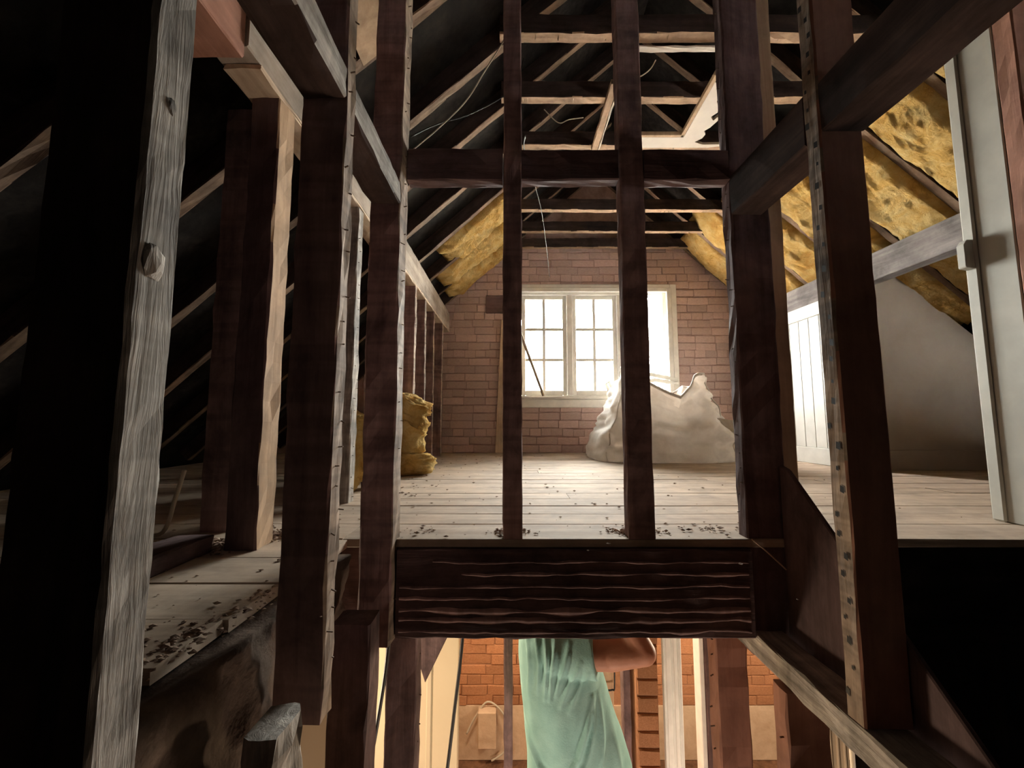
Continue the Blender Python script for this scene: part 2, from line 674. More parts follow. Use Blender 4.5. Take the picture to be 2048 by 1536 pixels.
RY = [0.22, 0.62, 1.02, 1.42, 1.84, 2.22, 2.63, 3.04, 3.46, 3.87, 4.235]
RW = 0.05
ordn = ['first', 'second', 'third', 'fourth', 'fifth', 'sixth', 'seventh', 'eighth', 'ninth', 'tenth', 'eleventh', 'twelfth']
for side, zf, N, xe in (('left', zl, NL, -2.45), ('right', zr, NR, 4.25)):
    for i, y in enumerate(RY):
        if side == 'right' and y < 0.5:
            continue
        p0 = Vector((xe, y, zf(xe))) + N * RD / 2
        p1 = Vector((XR, y, ZR)) + N * RD / 2
        if side == 'left':
            p1.x -= 0.012
        else:
            p1.x += 0.012
        o = timber('rafter', p0, p1, RW, RD - 0.004, M['shaded'], (0, 1, 0), jit=0.0015, step=0.09, wob=0.006)
        k = len(RY) - 1 - i
        what = 'bare-rafter slope' if side == 'left' else 'insulated slope'
        tag(o, 'dusty brown roof rafter on the %s, %s from the brick gable' % (what, ordn[k]), 'rafter', 'rafters of the ' + what)
        face(o, 1, -1 if side == 'left' else 1, M['rafter'])  # underside coloured lighter as the lit face

# knee wall of white matchboard, with its plain cheek
KX = 2.44
knee = box('wall_right', KX + 0.014, KX + 0.03, 2.85, GAB, 0.0, 1.30, M['tgwhite'], None, 0)
tag(knee, 'low knee wall of white painted matchboard beside the window end', 'wall', kind='structure')
y = 2.86
while y < GAB - 0.02:
    y1 = min(y + 0.112, GAB - 0.002)
    box('panel_board', KX, KX + 0.013, y + 0.0015, y1 - 0.0015, 0.13, 1.185, M['tgwhite'], knee, 0.0025)
    y = y1
box('skirting', KX - 0.012, KX + 0.013, 2.85, GAB - 0.002, 0.0, 0.13, M['tgwhite'], knee, 0.004)
box('top_rail', KX - 0.010, KX + 0.013, 2.85, GAB - 0.002, 1.185, 1.235, M['tgwhite'], knee, 0.004)

m = MB()
m.prism([(KX, 0.0), (4.05, 0.0), (4.05, zr(4.05) + 0.02), (2.66, zr(2.66) - 0.02), (KX, 1.36)], 'y', 2.80, 2.85)
ck = m.build('wall_side', M['cheek'])
tag(ck, 'taupe plastered wall closing the eaves under the roof slope', 'wall', kind='structure')
box('skirting', KX, 4.0, 2.785, 2.80, 0.0, 0.14, M['cheek'], ck, 0.003)

# ------------------------------------------------------------------ window
win = empty('window_1', (0, 0, 0))
tag(win, 'white three-light casement window with small panes in brick gable', 'window', kind='structure')
m = MB()
YC = GAB - 0.03
for (a, b, c, d) in ((-0.045, 0.03, 0.60, 1.846), (1.74, 1.815, 0.60, 1.846), (0.03, 1.74, 1.775, 1.846)):
    m.box(a, b, YC, GAB + 0.01, c, d)
m.build('casing', M['white'], win, 0.006)
m = MB()
for (a, b, c, d) in ((-0.005, 0.045, 0.60, 1.80), (1.70, 1.755, 0.60, 1.80), (0.045, 1.70, 1.755, 1.805)):
    m.box(a, b, YC - 0.014, YC + 0.01, c, d)
m.build('casing_bead', M['white'], win, 0.005)
m = MB()
for (a, b, c, d) in ((0.03, 0.105, 0.57, 1.79), (1.665, 1.74, 0.57, 1.79), (0.105, 1.665, 1.735, 1.79), (0.105, 1.665, 0.57, 0.615)):
    m.box(a, b, GAB + 0.005, GAB + 0.12, c, d)
m.build('window_frame', M['white'], win, 0.004)
for a in (0.605, 1.16):
    box('mullion', a, a + 0.062, GAB + 0.0, GAB + 0.11, 0.615, 1.735, M['white'], win, 0.006)
box('sill', -0.07, 1.84, GAB - 0.075, GAB + 0.02, 0.572, 0.60, M['white'], win, 0.006)
box('apron', -0.045, 1.815, GAB - 0.025, GAB + 0.01, 0.482, 0.572, M['white'], win, 0.006)


def sash(x0, x1, z0, z1, hinge=None, swing=0.0):
    s = empty('sash')
    s.parent = win
    wdt, h = x1 - x0, z1 - z0
    st = 0.042
    m = MB()
    for (a, b, c, d) in ((0, st, 0, h), (wdt - st, wdt, 0, h), (st, wdt - st, 0, st + 0.012), (st, wdt - st, h - st, h)):
        m.box(a, b, 0, 0.04, c, d)
    m.build('sash_frame', M['white'], s, 0.004)
    iw, ih = wdt - 2 * st, h - 2 * st - 0.012
    bt = 0.032
    box('muntin', st + iw / 2 - bt / 2, st + iw / 2 + bt / 2, 0.006, 0.034, st + 0.012, h - st, M['white'], s, 0.004)
    for k in (1, 2):
        zz = st + 0.012 + ih * k / 3
        box('muntin', st, wdt - st, 0.007, 0.033, zz - bt / 2, zz + bt / 2, M['white'], s, 0.004)
    for r in range(3):
        for c in range(2):
            a = st + c * (iw / 2 + bt / 2)
            zz = st + 0.012 + ih * r / 3
            box('pane', a, a + iw / 2 - bt / 2, 0.018, 0.021, zz + bt / 2 * (r > 0), zz + ih / 3 - bt / 2 * (r < 2), M['glass'], s, 0)
    if hinge is None:
        s.location = (x0, GAB + 0.03, z0)
    else:
        s.location = (hinge, GAB + 0.09, z0)
        s.rotation_euler = (0, 0, swing)
    return s


sash(0.107, 0.603, 0.617, 1.733)
sash(0.669, 1.158, 0.617, 1.733)
s3 = sash(1.224, 1.663, 0.617, 1.733, 1.655, math.radians(102))
s3['label'] = 'casement standing open outwards'

# ------------------------------------------------------------------ outside ground
g = mesh('ground', [(-40, 4.6, -5.6), (40, 4.6, -5.6), (40, 70, -5.6), (-40, 70, -5.6)], [(0, 1, 2, 3)], M['earth'])  # out of view; pale so it throws light up through the window
tag(g, 'unseen ground far below the window, made pale to bounce light indoors', 'ground', kind='structure')

# ------------------------------------------------------------------ lower storey walls
LBY = 3.80
lw = box('wall_below', -0.62, 4.2, LBY + 0.007, LBY + 0.2, -2.66, -0.07, M['lmortar'], None, 0)
tag(lw, 'orange brick wall of the storey below with bare plaster at its foot', 'wall', kind='structure')
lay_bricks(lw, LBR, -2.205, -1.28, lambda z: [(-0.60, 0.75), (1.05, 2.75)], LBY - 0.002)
box('plaster_band', -0.62, 4.2, LBY - 0.006, LBY + 0.007, -2.655, -2.208, M['bareplaster'], lw, 0)
cw = box('wall_left', -2.6, -0.285, 2.2, 2.28, -2.66, -0.07, M['cream'], None, 0)
tag(cw, 'cream painted wall of the storey below', 'wall', kind='structure')
m = MB()
m.box(-0.62, -0.30, 2.28, 2.30, -2.66, -0.07)
m.box(-0.64, -0.62, 2.28, 4.0, -2.66, -0.07)
m.build('wall_return', M['cream'], cw)
sw = box('wall_stair', -0.62, -0.52, -1.7, 0.61, -2.66, -0.27, M['plaster'], None, 0)
bm = bmesh.new()
bm.from_mesh(sw.data)
bmesh.ops.subdivide_edges(bm, edges=bm.edges[:], cuts=28, use_grid_fill=True)
for v in bm.verts:
    if v.co.x > -0.53:
        v.co.x += 0.035 * noise.turbulence(v.co * 5, 4, False) - 0.012
bm.to_mesh(sw.data)
bm.free()
tag(sw, 'rough brown plaster wall going down beside the stairwell', 'wall', kind='structure')
m = MB()
m.box(-2.75, -2.6, -1.7, 4.05, -2.74, -0.07)
m.box(4.2, 4.35, -1.7, 4.05, -2.74, -0.07)
we = m.build('wall_outer', M['cream'])
tag(we, 'side walls of the storey below in cream paint', 'wall', kind='structure')

# ------------------------------------------------------------------ framing round the stairwell
def stud(name, lab, x0, x1, y0, y1, z0, z1, mat='stud', lathed=None, group='studs round the stairwell', gap=0.045, **k):
    o = upright(name, x0, x1, y0, y1, z0, z1, M[mat], **k)
    tag(o, lab, 'stud', group)
    if lathed:
        nails(o, lathed, gap)
        if mat == 'stud':
            face(o, 'xy'.index(lathed[1]), 1 if lathed[0] == '+' else -1, M['lit_lathface'])
    return o


def roof_top(x, y):
    return min(zl(x), zr(x)) + 0.0


SF = (1.20, 1.25)       # front partition
s1 = stud('partition_stud', 'slim dark stud standing before the window, beside the leaning stick', -0.028, 0.030, 1.20, 1.25, 0.0, 2.235, lathed=None, jit=0.001, wob=0.004)
s2 = stud('partition_stud', 'dark stud standing in front of the white sack', 0.345, 0.423, 1.20, 1.25, 0.0, 2.225, lathed=None, jit=0.001, wob=0.004)
cl = stud('corner_stud', 'dark corner stud where the sloping side rail meets the front rail', -0.432, -0.340, 1.152, 1.232, -0.275, 1.86, 'stud', '+x', wob=0.003)
cr = stud('corner_post', 'black corner post behind the end of the trimmer, with loose nails on its edge', 0.702, 0.826, 1.212, 1.262, -0.33, 2.22, 'beam', '-x', wob=0.003)
n1 = stud('near_stud', 'big rough grey stud closest to the camera, patched with old plaster', -0.432, -0.340, 0.343, 0.390, -1.25, 1.86, 'rough', None, jit=0.0005, step=0.025, wob=0.002)
n2 = stud('side_stud', 'dark stud with nail stubs hanging over the broken floor edge', -0.430, -0.340, 0.752, 0.799, -0.19, 1.86, 'stud', '+x', wob=0.004)
r1 = stud('side_stud', 'red-brown stud with a row of nail holes standing on the sloping edge rail', 0.702, 0.800, 0.843, 0.888, -0.262, 2.02, 'redpine', None, jit=0.0007, wob=0.002)
face(r1, 0, -1, M['lit_lathface'])
np_ = stud('back_stud', 'plain pale stud set just behind the black corner post', 0.885, 0.965, 1.35, 1.40, 0.0, 2.20, 'newpine', None, jit=0.0006)
n1.data.materials.append(M['shaded'])  # shade painted on every side but the lit one
for p in n1.data.polygons:
    if p.normal.x < 0.4:
        p.material_index = 1
# nail holes on the red-brown stud
m = MB()
z = 0.05
while z < 2.2:
    for _ in range(1):
        yq = rnd.uniform(-0.012, 0.012)
        s_ = rnd.uniform(0.003, 0.006)
        m.add([(-0.0515, yq - s_, z - s_ * 1.6), (-0.0515, yq + s_, z - s_), (-0.0515, yq + s_ * 0.8, z + s_ * 1.5), (-0.0515, yq - s_, z + s_)], [(0, 1, 2, 3)])
    z += rnd.uniform(0.035, 0.06)
h = mesh('nail_hole', m.v, m.f, M['cable'], r1)
h['kind'] = 'stuff'
# plaster lumps clinging to the nearest stud
for k in range(10):
    zc = rnd.uniform(0.2, 3.0)
    rr = rnd.uniform(0.004, 0.011)
    bm = bmesh.new()
    bmesh.ops.create_icosphere(bm, subdivisions=2, radius=1)
    for v in bm.verts:
        v.co = Vector((v.co.x * rr * 0.30, v.co.y * rr, v.co.z * rr * 1.5)) * (1 + 0.5 * noise.noise(v.co * 2 + Vector((k, 0, 0))))
    me = bpy.data.meshes.new('plaster_lump')
    bm.to_mesh(me)
    bm.free()
    me.materials.append(M['rough'])
    o = bpy.data.objects.new('plaster_lump', me)
    o.location = (0.046, rnd.uniform(-0.022, 0.022), zc)
    link(o, n1)


def rail(name, lab, o, group='rails between the studs'):
    tag(o, lab, 'rail', group)
    if lab.startswith('grey-edged'):
        face(o, 0, 1, M['rough'])  # lit side painted paler, underside left painted dark
    return o


rail('front_rail', 'dark rail between the corner stud and the slim stud', along_x('front_rail', -0.338, -0.030, 1.205, 1.25, 1.118, 1.228, M['beam'], wob=0.003))
rail('front_rail', 'dark rail between the two studs standing before the window', along_x('front_rail', 0.032, 0.343, 1.205, 1.25, 1.118, 1.222, M['beam'], wob=0.003))
rail('front_rail', 'dark rail between the sack-side stud and the black corner post', along_x('front_rail', 0.425, 0.700, 1.205, 1.25, 1.116, 1.222, M['beam'], wob=0.003))
rail('side_rail', 'grey-edged side rail between the corner stud and the overhanging stud', along_y('side_rail', -0.43, -0.340, 0.801, 1.150, 1.008, 1.075, M['shaded'], wob=0.003))
rail('side_rail', 'grey-edged side rail between the overhanging stud and the rough grey stud', along_y('side_rail', -0.43, -0.340, 0.392, 0.750, 1.004, 1.070, M['shaded'], wob=0.003))
rail('side_rail', 'dark side rail from the black corner post to the nail-holed stud', along_y('side_rail', 0.702, 0.80, 0.890, 1.208, 1.003, 1.130, M['shaded'], wob=0.003, jit=0.0005))
rail('side_rail', 'dark side rail running from the nail-holed stud towards the camera', along_y('side_rail', 0.702, 0.80, 0.15, 0.841, 1.003, 1.124, M['shaded'], wob=0.003, jit=0.0005))

# trimmer with ghost lines of plaster and lath
tr = along_x('trimmer_joist', -0.335, 0.698, 1.19, 1.24, -0.272, -0.026, M['beam'], wob=0.003)
tag(tr, 'deep dark trimmer across the stairwell, ridged with old plaster lines', 'joist')
for k, zc in enumerate((-0.062, -0.095, -0.130, -0.163, -0.196, -0.222, -0.252)):
    hgt = (0.004, 0.006, 0.005, 0.005, 0.010, 0.010, 0.007)[k]
    V, F = [], []
    nseg = 60
    x0 = rnd.uniform(0.0, 0.25) if k < 2 else 0.01
    for i in range(nseg + 1):
        z = x0 + (1.02 - x0) * i / nseg
        wv = 0.006 * noise.noise((z * 6, k * 3.1, 0)) + 0.003 * noise.noise((z * 25, k, 3))
        th = hgt * (0.75 + 0.9 * noise.noise((z * 9, 7, k)))
        yc = (zc + 0.149) + wv
        for dy, dx in ((-th, 0.0252), (-th * 0.3, 0.0252 + 0.004), (th * 0.5, 0.0252 + 0.0035), (th, 0.0252)):
            V.append((-dx, yc + dy, z))
    for i in range(nseg):
        for j in range(3):
            a = i * 4 + j
            F.append((a, a + 1, a + 5, a + 4))
    # the trimmer's local frame: X = world +Y, Z = world +X, so Y is world +Z
    o = mesh('plaster_ridge', V, F, M['stud'], tr, True)

# side joists of the well
jl = box('trimmer_joist', -0.515, -0.440, -1.6, 1.15, -0.268, -0.026, M['plaster'], None, 0)
bm = bmesh.new()
bm.from_mesh(jl.data)
bmesh.ops.bisect_plane(bm, geom=bm.verts[:] + bm.edges[:] + bm.faces[:], plane_co=(0, 0.2, 0), plane_no=(0, 1, 0))
for k in range(90):
    bmesh.ops.bisect_plane(bm, geom=bm.verts[:] + bm.edges[:] + bm.faces[:], plane_co=(0, 0.2 + 0.0105 * k, 0), plane_no=(0, 1, 0))
for k in range(1, 16):
    bmesh.ops.bisect_plane(bm, geom=bm.verts[:] + bm.edges[:] + bm.faces[:], plane_co=(0, 0, -0.268 + 0.242 * k / 16), plane_no=(0, 0, 1))
for v in bm.verts:
    if v.co.x > -0.445:
        v.co.x += 0.030 * noise.turbulence(v.co * 6, 5, False) - 0.012
for f in bm.faces:
    f.smooth = True
bm.to_mesh(jl.data)
bm.free()
tag(jl, 'joist smeared with rough brown plaster under the broken floorboard ends', 'joist')
jh = along_x('trimmer_joist', -0.515, -0.345, 1.236, 1.276, -0.275, -0.03, M['beam'])
tag(jh, 'short dark joist end between the overhanging stud and the corner stud', 'joist')
ob_ = MB()
ob_.prism([(x, zl(x) - 0.003 - d) for x, d in ((-0.56, 0.0), (-0.40, 0.0), (-0.385, 0.022), (-0.575, 0.022))], 'y', 1.03, 1.41)
ob_o = ob_.build('offcut_board', M['newpine'], None, 0.002)
tag(ob_o, 'short tan board nailed under the bare rafters above the corner stud', 'board')
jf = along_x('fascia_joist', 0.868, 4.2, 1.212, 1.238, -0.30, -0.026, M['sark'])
vd = MB()  # boxes added so the void beside the well stays dark
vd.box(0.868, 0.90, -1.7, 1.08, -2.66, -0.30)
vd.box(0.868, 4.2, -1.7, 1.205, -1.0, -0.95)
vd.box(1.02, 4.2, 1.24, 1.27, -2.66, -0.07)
vdo = vd.build('wall_void_screen', M['sark'])
tag(vdo, 'added black boxing that keeps the void below the doorpost dark', 'wall', kind='structure')
tag(jf, 'black joist face below the floor edge by the doorpost', 'joist')
br = along_y('edge_rail', 0.698, 0.79, -0.4, 1.30, -0.328, -0.264, M['rough'], wob=0.004)
tag(br, 'grey rail sloping across the stairwell corner under the black post', 'rail')
m = MB()
m.prism([(1.205, 0.215), (1.17, 0.205), (0.62, -0.315), (0.42, -0.335), (0.42, -0.34), (1.205, -0.34)][::-1], 'x', 0.802, 0.816)
bc = m.build('brace_board', M['beam'], None, 0.003)
tag(bc, 'wide dark board with a slanting top edge behind the nail-holed stud', 'board')

# a splinter and bits hanging from the black post
sp = tube('wood_splinter', [(0.706, 1.200, 0.0), (0.742, 1.198, -0.03), (0.80, 1.196, -0.085)], 0.0022, M['lathw'])
tag(sp, 'thin pale splinter slanting across the foot of the black post', 'splinter')

# ------------------------------------------------------------------ far knee studs and plates
pl = along_y('wall_plate', -0.80, -0.690, 0.95, 4.275, 1.325, 1.522, M['plate'], jit=0.0008)
tag(pl, 'long grey-faced plate on the low studs under the bare rafters', 'plate')
pn = along_y('wall_plate', -0.86, -0.70, -0.3, 0.948, 1.29, 1.50, M['redpine'], jit=0.0008)
tag(pn, 'red-brown timber plate above the rough grey stud', 'plate')
pr = along_y('wall_plate', 2.50, 2.60, 1.25, 4.275, 1.312, 1.503, M['plate2'], jit=0.0008)
tag(pr, 'grey weathered plate along the insulated slope above the matchboard', 'plate')
pt = along_y('lath_strip', -0.79, -0.688, 1.0, 4.27, 1.308, 1.323, M['lathw'])
tag(pt, 'thin pale lath strip under the grey plate of the low studs', 'lath')

kn = [('tan clean stud standing among debris on the floorboards', 1.097, 1.180, 'tanstud'),
      ('nail-studded low stud seen just past the overhanging stud', 1.70, 1.76, 'rough'),
      ('dark low stud in front of the slumped insulation', 2.06, 2.11, 'stud'),
      ('dark low stud beside the rear insulation heap', 2.42, 2.47, 'stud'),
      ('low stud fourth from the brick gable, beyond the fallen insulation', 2.75, 2.80, 'stud'),
      ('low stud third from the brick gable under the grey plate', 3.08, 3.13, 'stud'),
      ('low stud second from the brick gable under the grey plate', 3.42, 3.47, 'stud'),
      ('thin low stud fixed hard against the brick gable corner', 3.85, 3.90, 'stud')]
for lab, y0, y1, mt in kn:
    xr = -0.69
    tan = mt == 'tanstud'
    o = stud('knee_stud', lab, xr - 0.085, xr, y0, y1, 0.0, 1.306 if y1 > 1.2 else 1.322, 'beam' if tan else mt, None if tan else '+x', 'low studs under the plate', 0.05, wob=0.003)
    if tan:
        face(o, 0, 1, M['tanstud'])  # tan on the lit side only; the rest is coloured dark for shade
o = stud('knee_stud', 'dark low stud standing back in the eaves shadow near the tan stud', -0.98, -0.885, 1.27, 1.33, 0.0, zl(-0.93), 'stud', '+x', 'low studs under the plate')
ob = along_y('sole_plate', -0.90, -0.80, 0.2, 1.09, 0.0, 0.045, M['beam'])
tag(ob, 'dark sole piece at the shadowed edge of the floorboards', 'plate')

# ------------------------------------------------------------------ collar ties
TY = [y - 0.0545 for y in RY[4:]]
for i, y in enumerate(TY):
    z0 = 2.225 + rnd.uniform(-0.004, 0.004)
    xa = (z0 - 1.658) / 0.9 - 0.66 + 0.02
    xb = 2.397 - (z0 - 1.789) / 0.9 - 0.02
    o = along_x('collar_tie', xa - 0.05, xb + 0.05, y - 0.028, y + 0.028, z0, z0 + 0.10, M['shaded'], wob=0.004, jit=0.0015)
    face(o, 1, -1, M['tie'])  # underside painted paler as if lit from below
    tag(o, 'collar tie under the roof, %s back from the brick gable' % ordn[len(TY) - 1 - i], 'collar tie', 'collar ties')
    m = MB()
    for q in range(14):
        zc = rnd.uniform(0.05, xb - xa)
        m.add([(-0.006 + rnd.uniform(-0.02, 0.02), -0.05, zc), (-0.003 + rnd.uniform(-0.02, 0.02), -0.05, zc + 0.004), (0.0, -0.062 - rnd.uniform(0, 0.006), zc + 0.002)], [(0, 1, 2)])
    b_ = mesh('plaster_drip', m.v, m.f, M['lathw'], o)
    b_['kind'] = 'stuff'

bt = along_y('ceiling_batten', 0.545, 0.588, 2.02, 2.555, 2.195, 2.222, M['tie'])
tag(bt, 'short tan batten hanging from the collar ties beside the sack-side stud', 'batten')
bx = along_y('ceiling_batten', 0.589, 0.598, 2.02, 2.555, 2.190, 2.222, M['drywall'])
tag(bx, 'pale split strip along the short tan batten', 'batten')
lt = along_x('ceiling_lath', 0.60, 1.03, 1.815, 1.845, 2.208, 2.219, M['drywall'])
tag(lt, 'white painted lath left on the underside of the front collar tie', 'lath')

# torn corner of white ceiling board
edge = [(0.838, 2.448), (1.132, 2.448), (1.118, 1.93), (1.150, 1.90), (1.185, 2.02), (1.212, 2.10), (1.195, 2.15), (1.232, 2.20), (1.246, 2.235), (1.222, 2.27),
        (1.252, 2.30), (1.268, 2.26), (1.282, 2.30), (1.262, 2.36), (1.238, 2.39), (1.262, 2.42), (1.258, 2.455), (1.225, 2.49), (1.29, 2.515), (1.40, 2.512), (1.425, 2.53),
        (1.34, 2.545), (0.838, 2.548)]
m = MB()
m.prism(edge, 'z', 2.205, 2.222)
cb = m.build('ceiling_board', M['drywall'])
tag(cb, 'torn L-shaped remnant of white ceiling board under the collar ties', 'board')
along = MB()
along.box(0.838, 1.128, 2.425, 2.447, 2.205, 2.232)
along.build('edge_lining', M['newpine'], cb, 0.002)
al2 = MB()
al2.prism([(1.130, 2.447), (1.108, 2.447), (1.096, 1.93), (1.118, 1.93)], 'z', 2.205, 2.232)
al2.build('edge_lining', M['newpine'], cb, 0.002)

# ------------------------------------------------------------------ glass wool
def batt(label, side, x0, x1, y0, y1, group, thick=0.085, seed=0, sag=0.02, rag=0.05):
    zf = zl if side == 'left' else zr
    N = NL if side == 'left' else NR
    nu, nv = 46, 20
    V, F = [], []
    top, bot = [], []
    for i in range(nu + 1):
        for j in range(nv + 1):
            u, v = i / nu, j / nv
            rg0 = rag * (noise.noise((v * 4, seed, 1)) + 0.5 * noise.noise((v * 13, seed, 2)))
            rg1 = rag * (noise.noise((v * 4, seed, 5)) + 0.5 * noise.noise((v * 13, seed, 6)))
            x = (x0 + rg0) * (1 - u) + (x1 + rg1) * u
            y = y0 + (y1 - y0) * v
            if 0 < j < nv:
                y += 0.012 * noise.noise((u * 9, v * 5, seed + 9))
            y = min(max(y, y0), y1)
            e = min(1.0, min(u, 1 - u) * 9) * min(1.0, 0.35 + min(v, 1 - v) * 7)
            base = Vector((x, y, zf(x))) + N * (RD - 0.004)
            q = Vector((x * 7, y * 9, seed * 3.7))
            q2 = Vector((x * 20 + 2 * noise.noise(q), y * 26, seed * 1.7))
            d = thick * (0.55 + 0.55 * e) + sag * e * noise.noise(q * 0.5) + 0.020 * noise.noise(q) + 0.026 * abs(noise.noise(q2)) + 0.010 * noise.noise(q2 * 2.3)
            bot.append(base - N * max(d, 0.02))
            top.append(base)
    V = top + bot
    k = (nu + 1) * (nv + 1)

    def id(i, j):
        return i * (nv + 1) + j
    for i in range(nu):
        for j in range(nv):
            F.append((id(i, j), id(i + 1, j), id(i + 1, j + 1), id(i, j + 1)))
            F.append((k + id(i, j), k + id(i, j + 1), k + id(i + 1, j + 1), k + id(i + 1, j)))
    for i in range(nu):
        F.append((id(i, 0), k + id(i, 0), k + id(i + 1, 0), id(i + 1, 0)))
        F.append((id(i, nv), id(i + 1, nv), k + id(i + 1, nv), k + id(i, nv)))
    for j in range(nv):
        F.append((id(0, j), id(0, j + 1), k + id(0, j + 1), k + id(0, j)))
        F.append((id(nu, j), k + id(nu, j), k + id(nu, j + 1), id(nu, j + 1)))
    o = mesh('insulation_batt', V, F, M['wool'], None, True)
    bm = bmesh.new()
    bm.from_mesh(o.data)
    bmesh.ops.recalc_face_normals(bm, faces=bm.faces)
    bm.to_mesh(o.data)
    bm.free()
    tag(o, label, 'insulation', group)
    return o


hw = RW / 2 + 0.002
names_l = {7: 'third', 8: 'second', 9: 'first'}
for i in (7, 8, 9):
    x0 = {7: -0.56, 8: -0.66, 9: -0.66}[i]
    batt('yellow insulation batt on the bare-rafter slope, %s bay from the brick gable' % names_l[i], 'left', x0, 0.06, RY[i] + hw, RY[i + 1] - hw,
         'batts on the bare-rafter slope', 0.118, i, 0.035, 0.06)
names_r = ['eighth', 'seventh', 'sixth', 'fifth', 'fourth', 'third', 'second', 'first']
for n_, i in enumerate((2, 3, 4, 5, 6, 7, 8, 9)):
    x0 = {9: 1.86, 8: 1.76, 7: 1.86}.get(i, 1.92) + rnd.uniform(-0.03, 0.03)
    batt('yellow insulation batt packed in the insulated slope, %s bay from the brick gable' % names_r[n_], 'right', x0, 3.22 + rnd.uniform(-0.08, 0.1), RY[i] + hw, RY[i + 1] - hw,
         'batts on the insulated slope', 0.105, i + 20, 0.03, 0.05)


def wool_lump(label, loc, size, seed, tilt=(0, 0, 0)):
    bm = bmesh.new()
    bmesh.ops.create_icosphere(bm, subdivisions=5, radius=1)
    sx, sy, sz = size
    for v in bm.verts:
        p = v.co.copy()
        # squarish folded slab
        p = Vector([math.copysign(abs(c) ** 0.7, c) for c in p])
        q = Vector((p.x * 1.3, p.y * 1.3, p.z * 3.2 + seed * 5))
        d = 1 + 0.22 * noise.noise(q) + 0.16 * noise.noise(q * 2.2) + 0.09 * noise.noise(q * 5)
        v.co = Vector((p.x * sx, p.y * sy, p.z * sz)) * d
    rot = Matrix.Rotation(tilt[0], 3, 'X') @ Matrix.Rotation(tilt[1], 3, 'Y') @ Matrix.Rotation(tilt[2], 3, 'Z')
    lo = 1e9
    for v in bm.verts:
        v.co = rot @ v.co
        lo = min(lo, v.co.z)
    for v in bm.verts:
        if loc[2] == 0:
            v.co.z -= lo
            # flatten the bottom a little
            v.co.z = max(v.co.z - 0.015, 0.001)
    me = bpy.data.meshes.new('insulation_heap')
    bm.to_mesh(me)
    bm.free()
    me.polygons.foreach_set('use_smooth', [True] * len(me.polygons))
    me.materials.append(M['wool'])
    o = bpy.data.objects.new('insulation_heap', me)
    o.location = loc
    link(o)
    tag(o, label, 'insulation', 'fallen insulation by the low studs')
    return o


wool_lump('limp yellow insulation slab sagging out between the low studs', (-0.70, 2.62, 0.24), (0.13, 0.11, 0.16), 1, (0, 0.3, 0.2))
wool_lump('grey-topped roll of insulation drooping over the fallen slab', (-0.70, 2.60, 0.42), (0.15, 0.12, 0.10), 2, (0, 0.35, 0.1))
wool_lump('yellow tongue of insulation lying at the foot of the low studs', (-0.68, 2.60, 0.0), (0.17, 0.13, 0.075), 3, (0, 0.0, 0.3))
wool_lump('brown folded insulation piece seen past the corner stud', (-0.84, 1.98, 0.0), (0.15, 0.12, 0.19), 4, (0, 0.25, 0.4))
wool_lump('orange-brown paper-faced insulation slab leaning in the eaves', (-1.02, 2.10, 0.0), (0.06, 0.14, 0.33), 5, (0, -0.15, 0.1))

# ------------------------------------------------------------------ white doorpost
dj = empty('door_post', (1.70, 1.40, 0))
tag(dj, 'tall grey-white painted doorpost with a latch keep, standing on the floor edge', 'doorpost')
box('post', 0.0, 0.035, -0.115, 0.02, 0.0, 2.3, M['jamb'], dj, 0.003)
box('stop_bead', -0.010, 0.001, -0.012, 0.030, 0.0, 2.3, M['jamb'], dj, 0.006)
kp = MB()
kp.prism([(-0.010, 0.90), (-0.040, 0.905), (-0.043, 0.91), (-0.043, 0.992), (-0.030, 1.01), (-0.010, 1.01)], 'y', -0.004, 0.022)
ko = kp.build('latch_keep', M['jamb'], dj, 0.0015)
ko['label'] = 'small square latch keep'
hl = upright('back_stud', 1.70, 1.765, 1.225, 1.282, 0.0, 2.2, M['redpine'], jit=0.0006)
tag(hl, 'rough brown stud beside the white doorpost', 'stud')

